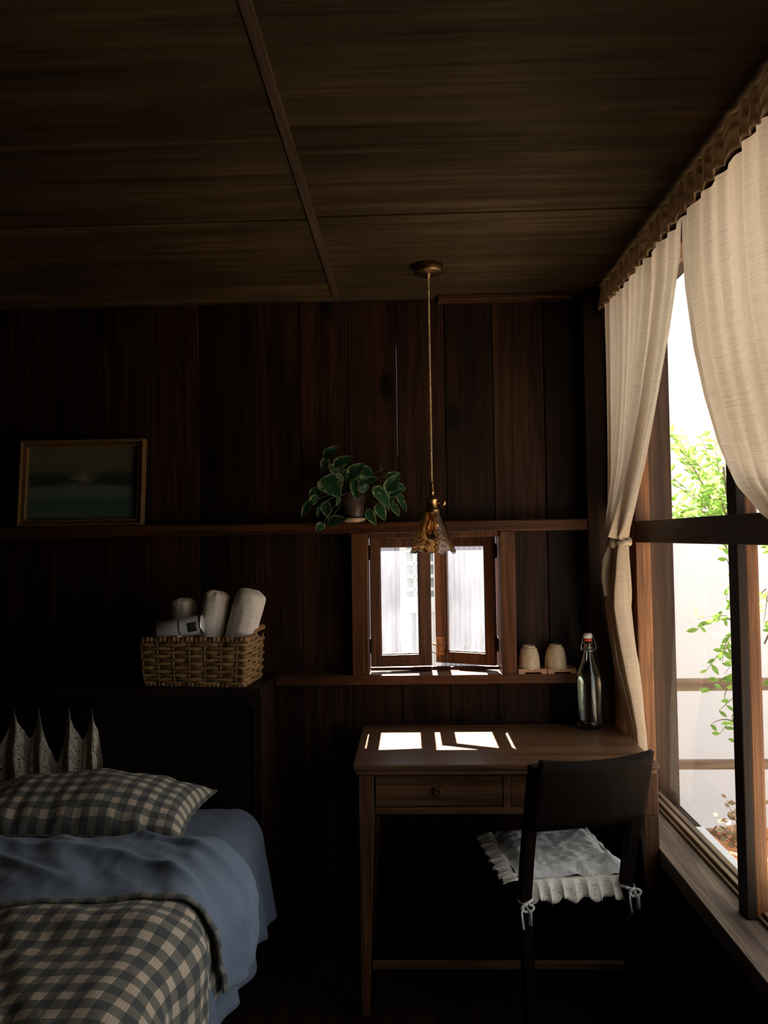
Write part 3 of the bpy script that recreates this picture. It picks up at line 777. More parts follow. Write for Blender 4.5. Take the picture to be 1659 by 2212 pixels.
# ------------------------------------------------------------------ painting standing on the upper rail, leaning on the boards
pa = thing('framed_painting', (-1.252, 2.96, 1.512), 'dusky seascape painting in a gilt moulded frame leaning on the wall', 'painting')
tilt = Matrix.Translation((-1.255, 2.958, 1.512)) @ Matrix.Rotation(R(-5.5), 4, 'X')
W_, H_ = .242, .335
fw = .026
b = B()
for x0, x1, z0, z1 in ((-W_, -W_ + fw, 0, H_), (W_ - fw, W_, 0, H_), (-W_ + fw, W_ - fw, 0, fw), (-W_ + fw, W_ - fw, H_ - fw, H_)):
    b.box(x0, x1, .004, .022, z0, z1, .002, tilt)
for x0, x1, z0, z1 in ((-W_, -W_ + .010, 0, H_), (W_ - .010, W_, 0, H_), (-W_ + .01, W_ - .01, 0, .010), (-W_ + .01, W_ - .01, H_ - .010, H_)):
    b.box(x0, x1, -.016, .005, z0, z1, .003, tilt)
for x0, x1, z0, z1 in ((-W_ + .020, -W_ + .026, .02, H_ - .02), (W_ - .026, W_ - .020, .02, H_ - .02), (-W_ + .026, W_ - .026, .020, .026), (-W_ + .026, W_ - .026, H_ - .026, H_ - .020)):
    b.box(x0, x1, -.006, .006, z0, z1, .002, tilt)
n = 46
for i in range(n):
    z = .008 + i * (H_ - .016) / (n - 1)
    for sx in (-1, 1): b.box(-.003, .003, -.003, .003, -.0028, .0028, .0014, tilt @ Matrix.Translation((sx * (W_ - .0135), -.004, z)))
part('frame', b, M['gilt'], pa)
b = B(); b.grid(lambda u, v: tilt @ Vector((lerp(-W_ + fw - .002, W_ - fw + .002, u), .012, lerp(fw - .002, H_ - fw + .002, v))), 1, 1); part('canvas', b, M['sea'], pa)
b = B(); b.box(-W_ + .004, W_ - .004, .0225, .026, .004, H_ - .004, .001, tilt); part('backing', b, M['dark'], pa)

# ------------------------------------------------------------------ low headboard cabinet
ca = thing('headboard_cabinet', (-1.39, 2.8, 0), 'low dark wooden cabinet along the back wall behind the bed head', 'cabinet')
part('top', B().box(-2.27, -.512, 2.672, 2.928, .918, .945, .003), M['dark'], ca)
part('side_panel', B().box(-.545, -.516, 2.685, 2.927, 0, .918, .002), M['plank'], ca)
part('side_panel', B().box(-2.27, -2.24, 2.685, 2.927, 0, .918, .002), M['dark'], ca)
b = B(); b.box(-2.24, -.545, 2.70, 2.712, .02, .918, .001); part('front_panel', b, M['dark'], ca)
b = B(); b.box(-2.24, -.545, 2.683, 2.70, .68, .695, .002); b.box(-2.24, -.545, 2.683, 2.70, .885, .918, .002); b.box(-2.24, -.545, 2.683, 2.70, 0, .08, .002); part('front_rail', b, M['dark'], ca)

# ------------------------------------------------------------------ basket with towels
BC = (-.742, 2.796, .945)
bk = thing('wicker_basket', BC, 'rectangular woven wicker basket holding white towels on the low cabinet', 'basket', R(-6))
bw, bd, bh = .178, .095, .168
def rim_pt(s, w, d):
    # s in 0..1 around a rounded rectangle
    P4 = 4 * (w + d); q = (s % 1) * P4
    segs = [(-w, -d, 1, 0, 2 * w), (w, -d, 0, 1, 2 * d), (w, d, -1, 0, 2 * w), (-w, d, 0, -1, 2 * d)]
    for x, y, dx, dy, ln in segs:
        if q <= ln: return x + dx * q, y + dy * q, dx, dy
        q -= ln
    return -w, -d, 1, 0
NST = 20
b = B(); stk = B(); rows_n = 11
per = 4 * (bw + bd)
pos = [i / NST for i in range(NST)]
for k in range(rows_n):
    z = .016 + k * .0132
    fl = 1 + .06 * z / bh
    pts = []; rad = []
    nn = NST * 8
    for i in range(nn + 1):
        s = i / nn + .0
        x, y, dx, dy = rim_pt(s, bw * fl, bd * fl)
        off = .0055 * math.cos(PI * (s * NST) + PI * k) if True else 0
        nx, ny = dy, -dx
        pts.append((x + nx * off, y + ny * off, z + .0012 * math.sin(i * .9 + k * 2)))
        rad.append(.0066 * (1 + .16 * math.cos(2 * PI * s * NST + PI)))
    b.tube(pts, rad, 8, 1.0, twist=.0)
part('weave', b, M['strand'], bk, local=True)
for i in range(NST):
    x, y, dx, dy = rim_pt(i / NST + .0, bw, bd); fl = 1.06
    stk.tube([(x, y, .004), (x * fl, y * fl, bh - .004)], .0028, 6)
part('stakes', stk, M['stake'], bk, local=True)
for nm, z, fl, rr in (('rim', bh - .003, 1.06, .0095), ('base_border', .0105, 1.0, .0085)):
    b = B(); nn = 96 * 3; pts = []; rad = []
    for i in range(nn + 1):
        s = i / nn; x, y, dx, dy = rim_pt(s, bw * fl, bd * fl)
        pts.append((x + .0015 * math.sin(i * 2.09), y, z + (.022 * smooth01((x - .10) / .08) if nm == 'rim' and y > 0 else 0) + .0012 * math.cos(i * 2.09)))
        rad.append(rr * (.78 + .3 * abs(math.sin(PI * i / 4.0))))
    b.tube(pts, rad, 8); part(nm, b, M['strand'], bk, local=True)
b = B(); b.box(-bw, bw, -bd, bd, .002, .010, .002); part('base', b, M['strand'], bk, local=True)

def towel(cx, cy, z0, ln, r, tx, ty, seed, label):
    mt = Matrix.Translation((cx, cy, z0)) @ Matrix.Rotation(tx, 4, 'Y') @ Matrix.Rotation(ty, 4, 'X')
    b = B()
    def f(u, v):
        a = u * 2 * PI
        if v < .72: z = v / .72 * (ln - r * .55); rr = r
        else:
            t = (v - .72) / .28 * PI / 2; z = ln - r * .55 + r * .55 * math.sin(t); rr = r * math.cos(t) ** .75 if t < PI / 2 - .001 else .0005
        sp = ((a + 4.2) % (2 * PI)) / (2 * PI)
        rr = rr * (1 + .05 * sp) + (.0035 * nz(math.cos(a) * 2, math.sin(a) * 2, z * 16 + seed) + .0016 * nz(a * 2, z * 60, seed)) * (1 if v < .95 else .2)
        rr = max(rr, .0004)
        return mt @ Vector((rr * math.cos(a), rr * .95 * math.sin(a), z + .004 * nz(math.cos(a) * 2, math.sin(a) * 2, seed) * (v > .7)))
    b.grid(f, 64, 50, closeu=True)
    return single('rolled_towel', b, M['towel'], (cx, cy, z0), label, 'towel', 'rolled towels in the basket')
towel(-.653, 2.806, .958, .328, .053, R(16), R(4), 1, 'rolled white towel at the right end of the basket, tilted right')
towel(-.752, 2.815, .958, .318, .046, R(11), R(3), 2, 'tall rolled white towel in the middle of the basket')
towel(-.838, 2.850, .958, .285, .042, R(3), R(2), 3, 'shortest rolled white towel behind the white canister in basket')
cn = thing('white_canister', (-.830, 2.765, 1.12), 'white canister with a dark band lying across the basket rim', 'canister')
mt = Matrix.Translation((-.884, 2.738, 1.134)) @ Matrix.Rotation(R(81), 4, 'Y')
b = B(); b.lathe([(0, 0), (.030, 0), (.033, .003), (.0335, .08), (.0335, .154), (.032, .158), (0, .158)], (0, 0, 0), 36); b.bm.transform(mt); part('body', b, M['canister'], cn)
b = B(); b.lathe([(.0336, .078), (.0341, .079), (.0341, .082), (.0336, .083)], (0, 0, 0), 36); b.bm.transform(mt); g_ = part('band', b, M['navy'], cn); g_['label'] = 'thin dark band'
b = B(); b.lathe([(.0330, .152), (.0345, .153), (.0345, .157), (.032, .159)], (0, 0, 0), 36); b.bm.transform(mt); g_ = part('end_ring', b, M['wire'], cn); g_['label'] = 'chrome end ring'
b = B(); b.grid(lambda u, v: mt @ Vector((.0340 * math.cos(R(lerp(-60, -115, v)) ), .0340 * math.sin(R(lerp(-60, -115, v))), lerp(.112, .145, u))), 4, 8)
g_ = part('sticker', b, M['navy'], cn, solid=.0006); g_['label'] = 'small dark rectangular sticker'
b = B(); b.ball((-.807, 2.712, 1.112), .013, (1, .8, 1), 14)
single('bath_ball', b, M['towel'], (-.807, 2.712, 1.112), 'small pale ball peeping over the front rim of the basket', 'ball')

# ------------------------------------------------------------------ crochet lace pinned to the cabinet front
lc = thing('crochet_lace', (-1.5, 2.66, .89), 'cream crochet lace pinned up in points behind the pillow', 'lace')
pk = [-1.66, -1.50, -1.352, -1.266, -1.166, -1.084, -1.05]
dip = [.11, .12, .095, .165, .10, .21]
def lace(u, v):
    x = lerp(pk[0], pk[-1], u)
    for k in range(len(pk) - 1):
        if pk[k] <= x <= pk[k + 1] or k == len(pk) - 2: break
    w = pk[k + 1] - pk[k]; t = max(0, min(1, (x - pk[k]) / w))
    if k == len(pk) - 2: sag = dip[k] * t ** .8
    else: sag = dip[k] * (1 - abs(2 * t - 1) ** 1.55) + .25 * dip[k] * min(1, 4 * min(t, 1 - t)) ** .6 * .6
    zt = .892 - sag; zb = .55
    z = lerp(zt, zb, v)
    ph = 2 * PI * t
    y = 2.662 - .012 * math.cos(ph) * (1 - .5 * v) - .007 * math.sin(2 * ph + v * 3) - .006 * nz(x * 20, z * 12, 2)
    x2 = x + .006 * math.sin(40 * z) * v
    return Vector((x2, min(y, 2.669), z + .003 * abs(math.sin(u * 210)) * (1 - v)))
b = B(); b.grid(lace, 260, 40, lambda u, v: (u * .85, v * .33)); part('lace_cloth', b, M['lace'], lc, solid=.0008)
for x in pk[:-1]:
    b = B(); b.tube([(x, 2.655, .893), (x, 2.671, .894)], .0018, 6); b.ball((x, 2.654, .893), .0035, seg=8); part('pin', b, M['black'], lc)

# ------------------------------------------------------------------ bed: mattress on a frame, sheet, duvet, pillow
BX0, BX1, BY0, BY1 = -1.98, -.52, .66, 2.655
bd_ = thing('bed', (-1.25, 1.65, 0), 'low bed with its head against the dark cabinet', 'bed')
part('mattress', B().box(BX0, BX1, BY0, BY1, .27, .535, .07), M['sheet'], bd_)
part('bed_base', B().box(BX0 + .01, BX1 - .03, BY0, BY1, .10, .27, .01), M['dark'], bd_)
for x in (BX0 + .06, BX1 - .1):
    for y in (BY0 + .06, BY1 - .08): part('leg', B().box(x, x + .05, y, y + .05, 0, .10, .004), M['dark'], bd_)

def side_profile(s, xe, zt, r, flare=.0):
    # s = arc distance; s<0 on the flat top, then around the edge and down the side
    if s <= 0: return xe - r + s, zt
    q = PI / 2 * r
    if s < q:
        a = s / r; return xe - r + r * math.sin(a), zt - r + r * math.cos(a)
    return xe + flare * (s - q), zt - r - (s - q)
# sheet
b = B()
def sheet(u, v):
    y = lerp(BY0 + .02, BY1 - .004, u); hem = .37 + .03 * nz(y * 3, 4) + .055 * smooth01((y - 2.35) / .25) + .02 * math.sin(y * 9)
    s = lerp(-1.25, .108 + hem - .10, v)
    x, z = side_profile(s, BX1 + .012, .548, .105, .13)
    dn = smooth01((.50 - z) / .25)
    x += dn * (.013 * math.sin(y * 31 + 2 * nz(y * 4, 1)) + .012 * nz(y * 7, z * 4, 3))
    z += .006 * nz(x * 8, y * 8, 7) * (1 - dn) + .004 * nz((x + y) * 18, (x - y) * 7, 2) * (1 - dn)
    if u > .985: z -= 0
    return Vector((x, y, z))
b.grid(sheet, 150, 110, lambda u, v: (u * 2, v * 1.7))
def sheet_end(u, v):
    # the free corner flap at the bed head hanging down the side
    return None
single('bed_sheet', b, M['sheet'], (-.6, 1.65, .55), 'plain blue bed sheet hanging down over the bed side', 'bed sheet', solid=.003)

# duvet
dv = thing('duvet', (-1.1, 1.5, .6), 'gingham duvet folded back to show its plain blue underside', 'duvet')
HEMY = [(-2.0, 1.855), (-1.0, 1.855), (-.70, 1.835), (-.55, 1.80), (-.36, 1.79), (0.0, 1.85), (.12, 1.87), (.30, 1.935)]
def crump(x, y, k=1.):
    return k * (.010 * nz(x * 5, y * 5, 9) + .007 * nz((x + .6 * y) * 13, (y - .5 * x) * 5, 4) + .003 * nz(x * 30, y * 24, 6))
def puff(s, y, xe, zt, r, flare, k=1., seed=0.):
    x, z = side_profile(s, xe, zt, r, flare)
    c = crump(s + seed, y, k)
    dn = smooth01(s / (PI / 2 * r))
    return x + dn * (c * 1.3 + .012 * math.sin(y * 19 + seed)), z + (1 - dn) * c + .0
b = B()
def dgin(u, v):
    y = lerp(.62, 1.98, u)
    s = lerp(-1.22, .40 + .02 * math.sin(y * 8), v)
    x, z = puff(s, y, -.482, .615, .125, .02)
    z += .016 * math.exp(-((y - 1.73) / .07) ** 2)
    # soft fold creases on top
    k = math.exp(-((x + .82 + .55 * (y - 1.55)) / .025) ** 2) * smooth01((y - 1.2) / .2) * smooth01((1.85 - y) / .1)
    z -= .012 * k
    # tuck in at the hem
    e = smooth01((v - .95) / .05); x -= .03 * e
    return Vector((x, y, z))
b.grid(dgin, 130, 130, lambda u, v: (u * 1.36, lerp(-1.22, .42, v)))
part('gingham_side', b, M['ging'], dv, solid=.006)
b = B()
def dblue(u, v):
    s = lerp(-1.22, .335, u)
    yh = interp(HEMY, s + 0.0) if s < .3 else 1.935
    yb = 2.215 + .02 * nz(s * 4, 8) - .05 * smooth01((s - .0) / .3)
    # v: 0 = hem on top, .7 = crest of the fold, 1 = under the fold
    if v < .72: y = lerp(yh, yb - .03, v / .72); lift = .020 + .012 * math.sin(PI * min(1, v / .72) * .9)
    else:
        t = (v - .72) / .28 * PI * .62; y = yb - .03 + .032 * math.sin(t); lift = .024 - .06 * (1 - math.cos(t))
    x, z = puff(s, y, -.474, .618, .125, .03, 1., 0.)
    dn = smooth01(s / .19)
    z += (1 - dn) * (lift - .012); x += dn * (lift * .8)
    hv = smooth01(v / .25)
    z += hv * (1 - dn) * .009 * nz((s * .9 + y) * 16, (s - y) * 4, 5)
    rg = max(0, 1 - 2.6 * abs(nz((s + 1.7 * y) * 3.6, (s - .4 * y) * 1.3, 12))) ** 2
    z += hv * (1 - dn) * .016 * rg; x += dn * hv * .022 * rg
    x += dn * hv * .016 * nz(y * 15, s * 4, 7)
    return Vector((x, y, z))
b.grid(dblue, 170, 60, lambda u, v: (lerp(-1.22, .42, u), v * .5))
g_ = part('blue_underside', b, M['blue'], dv, solid=.004); g_['label'] = 'plain blue underside'
b = B()
def dhem(u, v):
    p = dblue(u, 0); q = dblue(u, .03); d = (p - q).normalized()
    return p + d * (.016 * v - .002) + Vector((0, 0, .002))
b.grid(dhem, 170, 3, lambda u, v: (lerp(-1.22, .42, u), v * .016 + .003))
g_ = part('hem', b, M['ging'], dv, solid=.006); g_['label'] = 'narrow gingham hem'

# pillow
pw = thing('pillow', (-1.03, 2.44, .56), 'large gray and cream gingham pillow against the bed head', 'pillow')
pm = Matrix.Translation((-1.030, 2.425, .618)) @ Matrix.Rotation(R(-1.5), 4, 'Z') @ Matrix.Rotation(R(2.), 4, 'X')
def pil(sgn):
    def f(u, v):
        a, c = 2 * u - 1, 2 * v - 1
        px = .375 * a * (1 - .055 * (1 - abs(c) ** 2) * abs(a) ** 3); py = .192 * c * (1 - .075 * (1 - abs(a) ** 2) * abs(c) ** 3)
        h = max(0., (1 - abs(a) ** 2.6)) ** .62 * max(0., (1 - abs(c) ** 2.2)) ** .62
        e = 1 - max(abs(a), abs(c))
        z = sgn * (.112 if sgn > 0 else .06) * h
        rad = max(abs(a), abs(c))
        z += sgn * h * (.016 * nz(px * 6, py * 8, 3) + .005 * nz(px * 28, py * 7, 2))
        z += .006 * math.sin(px * 60 + 3 * nz(px * 9, 1)) * smooth01((rad - .55) / .4) * min(1, e * 12)
        return pm @ Vector((px, py, z))
    return f
b = B(); b.grid(pil(1), 110, 70, lambda u, v: (u * .80, v * .46)); part('gingham_face', b, M['ging'], pw)
b = B(); b.grid(pil(-1), 90, 60, lambda u, v: (u * .75, v * .38)); g_ = part('blue_back', b, M['blue'], pw); g_['label'] = 'plain blue back'
b = B()
edge = [pil(1)(t, 0) for t in [i / 60 for i in range(61)]] + [pil(1)(1, t) for t in [i / 40 for i in range(1, 41)]] + [pil(1)(1 - t, 1) for t in [i / 60 for i in range(1, 61)]] + [pil(1)(0, 1 - t) for t in [i / 40 for i in range(1, 41)]]
b.tube(edge, .0035, 6, cap=False); part('seam', b, M['ging'], pw)

# ------------------------------------------------------------------ curtains on a rod
b = B(); b.tube([(.728, .95, 2.322), (.728, 2.93, 2.322)], .006, 10)
b.box(.700, .742, 2.895, 2.929, 2.275, 2.36, .003)
single('curtain_rod', b, M['post'], (.728, 1.6, 2.322), 'thin curtain rod under the ceiling with dark wooden end block', 'curtain rod')

def curtain(name, label, yf, yn, far, near, tiez, tiey, zend, folds, seed, lower, xt):
    """far, near: edge position along the wall as a function of height"""
    root = thing(name, ((.735), (yf + yn) / 2, 2.28), label, 'curtain', 0, 'linen curtains at the big window')
    wid = abs(yf - yn)
    b = B()
    def f(u, v):
        z = lerp(2.292, zend, v)
        if z >= tiez:
            q = (z - tiez) / (2.292 - tiez)
            y0, y1 = interp(far, z), interp(near, z)
            t = u
            y = lerp(y0, y1, t)
            w = abs(y1 - y0) / wid
            amp = lerp(.013, .034, smooth01(1 - w)) * (.35 + 1.3 * abs(nz(u * 7, seed)))
            ph = 2 * PI * folds * (u + .035 * nz(u * 5, seed + 2))
            x = xt(z) + amp * math.sin(ph) + .35 * amp * math.sin(ph * 1.7 + 2 * nz(u * 4, z, seed)) + .012 * nz(u * 6, z * 1.5, seed) * (1 - .3 * q) - .02 * smooth01((.35 - q) / .35) * math.sin(PI * u)
            # billow of the free edge
            x += -.014 * math.exp(-((u - 1.0) / .12) ** 2) * (1 - q) if lower else .0
            # sag of the cloth towards the tie
            zz = z
            if not lower:
                pass
            return Vector((x, y, zz))
        q = (tiez - z) / (tiez - zend)
        cx, cy, hw, am = [interp(tb, z) for tb in lower_tabs]
        ph = 2 * PI * folds * (u + .03 * nz(u * 5, seed + 2))
        return Vector((cx + am * math.sin(ph) + .006 * nz(u * 8, z * 5, seed), cy + hw * (2 * u - 1) * -1 + .010 * math.cos(ph * .5), z))
    b.grid(f, 260, 150, lambda u, v: (u * wid * 1.5, v * 1.7))
    part('curtain_panel', b, M['linen'], root)
    # gathered header ruffle, in front of the rod
    b = B()
    nb = int(wid / .062)
    def h(u, v):
        y = lerp(yf, yn, u); ph = (u * nb + .42 * nz(u * nb * .55, seed) + .2 * nz(u * nb * 1.7, seed + 4)) % 1.
        saw = ph / .84 if ph < .84 else (1 - ph) / .16
        z = lerp(2.357, 2.277 + .004 * nz(u * 30, seed), v)
        return Vector((.722 - .017 * saw * (.45 + .65 * v) + .004 * nz(u * 20, v * 2, seed), y, z))
    b.grid(h, 420, 8, lambda u, v: (u * wid * 1.6, v * .085))
    part('header', b, M['linen2'], root, solid=.004)
    return root
# far panel
lower_tabs = ([(.55, .790), (.78, .780), (.95, .755), (1.2, .728), (1.38, .732), (1.43, .735)], [(.55, 2.79), (.78, 2.80), (.95, 2.80), (1.2, 2.815), (1.33, 2.785), (1.43, 2.768)],
              [(.55, .062), (.8, .075), (1.0, .085), (1.22, .072), (1.36, .042), (1.43, .034)], [(.55, .016), (.80, .018), (1.0, .028), (1.25, .030), (1.40, .018), (1.43, .014)])
NEAR1 = [(1.433, 2.735), (1.45, 2.69), (1.48, 2.645), (1.531, 2.585), (1.668, 2.452), (1.856, 2.298), (2.02, 2.19), (2.19, 2.107), (2.292, 2.095)]
FAR1 = [(1.433, 2.80), (1.455, 2.84), (1.48, 2.88), (1.53, 2.915), (1.62, 2.925), (2.292, 2.927)]
c1 = curtain('linen_curtain', 'sheer linen curtain panel tied up beside the corner post', 2.927, 2.095, FAR1, NEAR1, 1.433, 2.77, .545, 11, 3.,
             True, lambda z: interp([(1.433, .735), (1.6, .733), (2.292, .737)], z))
b = B()
ring = [(.735 + .026 * math.cos(a), 2.768 + .043 * math.sin(a), 1.428 + .009 * math.sin(a + .6)) for a in [i * 2 * PI / 40 for i in range(41)]]
b.tube(ring, .008, 10, 1.0)
ring = [(.735 + .027 * math.cos(a), 2.768 + .044 * math.sin(a), 1.417 - .007 * math.sin(a + .2)) for a in [i * 2 * PI / 40 for i in range(41)]]
b.tube(ring, .007, 10, 1.0)
b.ball((.704, 2.765, 1.420), .018, (.8, 1.2, 1.1), 14)
b.tube([(.700, 2.772, 1.412), (.690, 2.785, 1.36), (.684, 2.79, 1.30), (.688, 2.785, 1.235)], [.012, .019, .017, .013], 10, .25)
b.tube([(.702, 2.79, 1.415), (.70, 2.82, 1.36), (.70, 2.835, 1.31)], [.010, .014, .010], 10, .25)
part('tie', b, M['linen'], c1)
# near panel, swept off towards the camera
lower_tabs = ([(.55, .76), (1.39, .735)], [(.55, 1.20), (1.39, 1.20)], [(.55, .07), (1.39, .05)], [(.55, .03), (1.39, .018)])
FAR2 = [(1.39, 1.25), (1.42, 1.40), (1.455, 1.55), (1.483, 1.645), (1.553, 1.772), (1.657, 1.868), (1.79, 1.955), (1.926, 2.024), (2.10, 2.078), (2.2, 2.09), (2.292, 2.093)]
NEAR2 = [(1.39, 1.15), (1.45, 1.10), (1.6, 1.03), (2.292, 1.0)]
c2 = curtain('linen_curtain', 'sheer linen curtain panel swept aside toward the right edge of picture', 2.093, 1.0, FAR2, NEAR2, 1.39, 1.2, .545, 13, 8.,
             False, lambda z: interp([(1.39, .735), (1.6, .728), (2.0, .733), (2.292, .737)], z))
b = B()
ring = [(.735 + .034 * math.cos(a), 1.20 + .062 * math.sin(a), 1.385) for a in [i * 2 * PI / 40 for i in range(41)]]
b.tube(ring, .013, 10); part('tie', b, M['linen'], c2)

# ------------------------------------------------------------------ outdoors
struct('ground', B().box(-6, 9, -6, 9, -1.12, -1.10, 0), M['far_ground'])
struct('bounce_slab', B().box(.955, 1.72, -2.5, 3.75, -.40, -.30, .004), M['ground'])  # unseen slab under the plants, lengthened to bounce light onto the ceiling
b = B(); b.box(.86, 7.5, 5.2, 5.35, -1.1, 3.5, 0); 
single('garden_wall', b, M['wall_white'], (4, 5.27, -1.1), 'tall white rendered wall across the yard outside the big window', 'wall')
fc = thing('neighbour_house', (-1.5, 5.3, -1.1), 'gray clad house seen through the small casement window', 'house')
b = B()
def cor(u, v):
    x = lerp(-4., .84, u); return Vector((x, 5.22 + .004 * math.sin(x * 2 * PI / .034), lerp(-1.1, 3.7, v)))
b.grid(cor, 900, 2); part('cladding', b, M['corr'], fc, solid=.01)
wf = B()
wf.box(-.072, -.028, 5.15, 5.20, .45, 1.75, .003); wf.box(.15, .19, 5.15, 5.20, .45, 1.75, .003)
wf.box(-.028, .15, 5.15, 5.20, .96, 1.06, .003); wf.box(-.028, .15, 5.15, 5.20, .45, .58, .003)
for z in (1.10, 1.185, 1.27, 1.355): wf.box(-.028, .15, 5.16, 5.19, z, z + .022, .002)
wf.box(.018, .03, 5.16, 5.19, 1.06, 1.75, .002); wf.box(-.028, .0, 5.16, 5.19, .58, .96, .002); wf.box(.03, .15, 5.16, 5.19, .58, .96, .002)
wfo = part('window_frame', wf, M['paint'], fc)
part('window_pane', B().box(-.028, .15, 5.192, 5.198, .58, 1.75, 0), M['bluepane'], fc)
b = B()
fe = thing('yard_fence', (2.3, 4.19, -1.1), 'weathered wooden rail fence in the yard outside the big window', 'fence')
for i, z in enumerate((.66, .247, -.113)):
    h = (.030, .022, .026)[i]
    part('rail', B().box(.96, 3.6, 4.17, 4.21, z - h, z + h, .003), M['fence'], fe)
for x in (1.05, 2.3, 3.5): part('post', B().box(x, x + .09, 4.21, 4.29, -1.1, .75, .004), M['fence'], fe)

def spray(b, tw, p0, p1, nleaf, size, rnd, r0=.004, sag=.05, narrow=.42):
    p0, p1 = Vector(p0), Vector(p1); mid = (p0 + p1) / 2 + Vector((rnd.uniform(-.05, .05), rnd.uniform(-.05, .05), sag))
    pts = [p0.lerp(mid, t).lerp(mid.lerp(p1, t), t) for t in [k / 8 for k in range(9)]]
    tw.tube(pts, [r0 * (1 - .8 * k / 8) for k in range(9)], 5)
    for i in range(nleaf):
        t = .25 + .75 * i / max(1, nleaf - 1); p = p0.lerp(mid, t).lerp(mid.lerp(p1, t), t)
        ax = (p1 - p0).normalized(); side = 1 if i % 2 else -1
        d = (ax * .5 + Vector((side * rnd.uniform(.4, 1.), rnd.uniform(-.7, .3), rnd.uniform(-.5, .5)))).normalized()
        ln = size * rnd.uniform(.7, 1.25)
        leaf(b, p, p + d * ln, ln * narrow, (rnd.uniform(-.6, .6), -1, rnd.uniform(-.2, .8)), .15, .2, heart=False)
sh = thing('garden_shrub', (1.50, 3.6, -.3), 'sunlit leafy green shrub outside the big window', 'shrub')
rnd = random.Random(21); b = B(); tw = B()
tw.tube([(1.50, 3.6, -.3), (1.49, 3.6, .6), (1.48, 3.62, 1.3), (1.42, 3.6, 1.75)], [.016, .014, .011, .006], 8)
tw.tube([(1.56, 3.55, -.3), (1.60, 3.55, .8), (1.64, 3.5, 1.5)], [.014, .011, .005], 8)
for x0, z0, x1, z1, nl in ((1.45, 1.42, 1.17, 1.93, 22), (1.45, 1.42, 1.12, 1.60, 18), (1.45, 1.45, 1.25, 1.80, 22), (1.46, 1.45, 1.36, 1.90, 20), (1.47, 1.4, 1.20, 1.52, 20), (1.47, 1.35, 1.28, 1.62, 20),
                           (1.46, 1.45, 1.40, 1.70, 18), (1.46, 1.30, 1.33, 1.58, 18), (1.48, 1.5, 1.5, 1.85, 16), (1.45, 1.4, 1.15, 1.72, 16), (1.48, 1.38, 1.14, 1.55, 16),
                           (1.48, 1.22, 1.36, 1.36, 9), (1.48, 1.28, 1.40, 1.12, 9), (1.48, 1.05, 1.29, 1.02, 13), (1.48, 1.02, 1.38, .90, 8), (1.48, .95, 1.36, .82, 8),
                           (1.49, .80, 1.33, .75, 6), (1.48, .76, 1.36, .66, 5), (1.49, .62, 1.33, .58, 6), (1.48, .58, 1.37, .52, 5),
                           (1.60, 1.42, 1.72, 1.30, 10), (1.60, 1.2, 1.56, 1.05, 9), (1.60, 1.0, 1.72, .90, 10), (1.58, .95, 1.66, 1.12, 9), (1.60, .78, 1.7, .70, 8), (1.6, 1.42, 1.75, 1.6, 14)):
    for rp_ in range(2): spray(b, tw, (x0, 3.6, z0), (x1 + rnd.uniform(-.03, .05) * rp_, 3.6 + rnd.uniform(-.22, .12), z1 + rnd.uniform(-.06, .06) * rp_), nl if z1 > 1.4 else int(nl * (.9 - .4 * rp_)), .047, rnd)
part('branches', tw, M['twig'], sh); part('foliage', b, M['shrub'], sh)
po = thing('potted_rose', (1.34, 3.17, -.3), 'small rose bush in an orange terracotta pot beyond the window sill', 'plant')
b = B(); b.lathe([(0, 0), (.12, 0), (.155, .40), (.155, .44), (.175, .445), (.178, .53), (.172, .54), (.158, .535), (.15, .50), (0, .49)], (1.34, 3.17, -.3), 40); part('pot', b, M['terra'], po)
b = B(); tw = B(); rnd = random.Random(4)
for x1, z1, nl in ((1.13, .36, 9), (1.16, .30, 9), (1.10, .27, 8), (1.20, .40, 9), (1.24, .34, 8), (1.15, .245, 8), (1.30, .45, 9), (1.37, .36, 8), (1.42, .30, 8), (1.2, .26, 7)):
    spray(b, tw, (1.31 + rnd.uniform(-.03, .03), 3.17, .19), (x1 + .035, 3.17 + rnd.uniform(-.08, .08), z1), nl, .030, rnd, .003, .03, .6)
part('stems', tw, M['twig'], po); part('foliage', b, M['rose'], po)
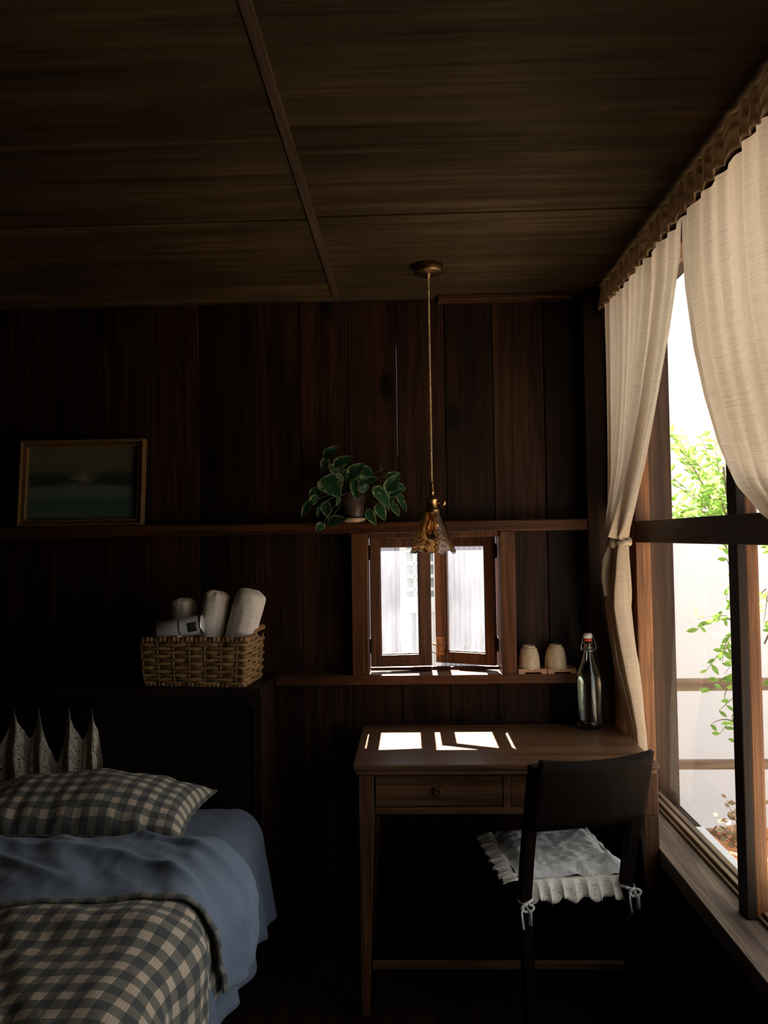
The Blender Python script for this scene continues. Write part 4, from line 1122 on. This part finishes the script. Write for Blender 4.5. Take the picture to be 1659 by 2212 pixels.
# dry vine along the outside sill of the casement
b = B(); rnd = random.Random(8)
pts = [(-.06 + i * .012, 3.55, .93 + .006 * math.sin(i * 1.7) + .004 * math.sin(i * .6)) for i in range(30)]
b.tube([Vector(p) + Vector((-.0, 0, .0)) for p in pts], .0022, 5)
for i in (1, 9, 20, 24, 26): b.tube([pts[i], (pts[i][0] + rnd.uniform(-.01, .01), 3.55, pts[i][2] + rnd.uniform(.02, .05))], .0016, 5)
b.tube([(-.10, 3.55, -1.1), (-.09, 3.55, .4), (-.06, 3.55, .93)], .004, 6)
single('dry_vine', b, M['twig'], (-.1, 3.55, -1.1), 'thin dry vine stems outside the small casement window', 'vine')

# ------------------------------------------------------------------ light
w = bpy.data.worlds.new('World'); bpy.context.scene.world = w; w.use_nodes = True
bg = w.node_tree.nodes['Background']; bg.inputs[0].default_value = (.95, .975, 1.0, 1); bg.inputs[1].default_value = 1.75
sd = bpy.data.lights.new('sun', 'SUN'); sd.energy = 80; sd.angle = R(.53); sd.color = (1, .95, .88)
so_ = bpy.data.objects.new('sun', sd); C.objects.link(so_); so_.rotation_euler = (-math.atan(1 / 1.525), 0, 0); so_.location = (0, 6, 8)

# ------------------------------------------------------------------ camera
yaw, pit, rol = R(1.87), R(1.89), R(-.87)
f = Vector((-math.sin(yaw) * math.cos(pit), math.cos(yaw) * math.cos(pit), math.sin(pit)))
r0 = Vector((math.cos(yaw), math.sin(yaw), 0)); u0 = r0.cross(f)
r = r0 * math.cos(rol) + u0 * math.sin(rol); u = u0 * math.cos(rol) - r0 * math.sin(rol)
cd = bpy.data.cameras.new('camera'); cam = bpy.data.objects.new('camera', cd); C.objects.link(cam)
cam.matrix_world = Matrix(((r.x, u.x, -f.x, 0), (r.y, u.y, -f.y, 0), (r.z, u.z, -f.z, 1.45), (0, 0, 0, 1)))
cd.sensor_fit = 'VERTICAL'; cd.sensor_height = 36; cd.lens = 1700 / 2212 * 36; cd.clip_start = .02
sc = bpy.context.scene
sc.camera = cam
sc.view_settings.view_transform = 'Standard'; sc.view_settings.look = 'None'; sc.view_settings.exposure = .22; sc.view_settings.gamma = 1
sc.cycles.max_bounces = 12; sc.cycles.transparent_max_bounces = 12; sc.cycles.diffuse_bounces = 6
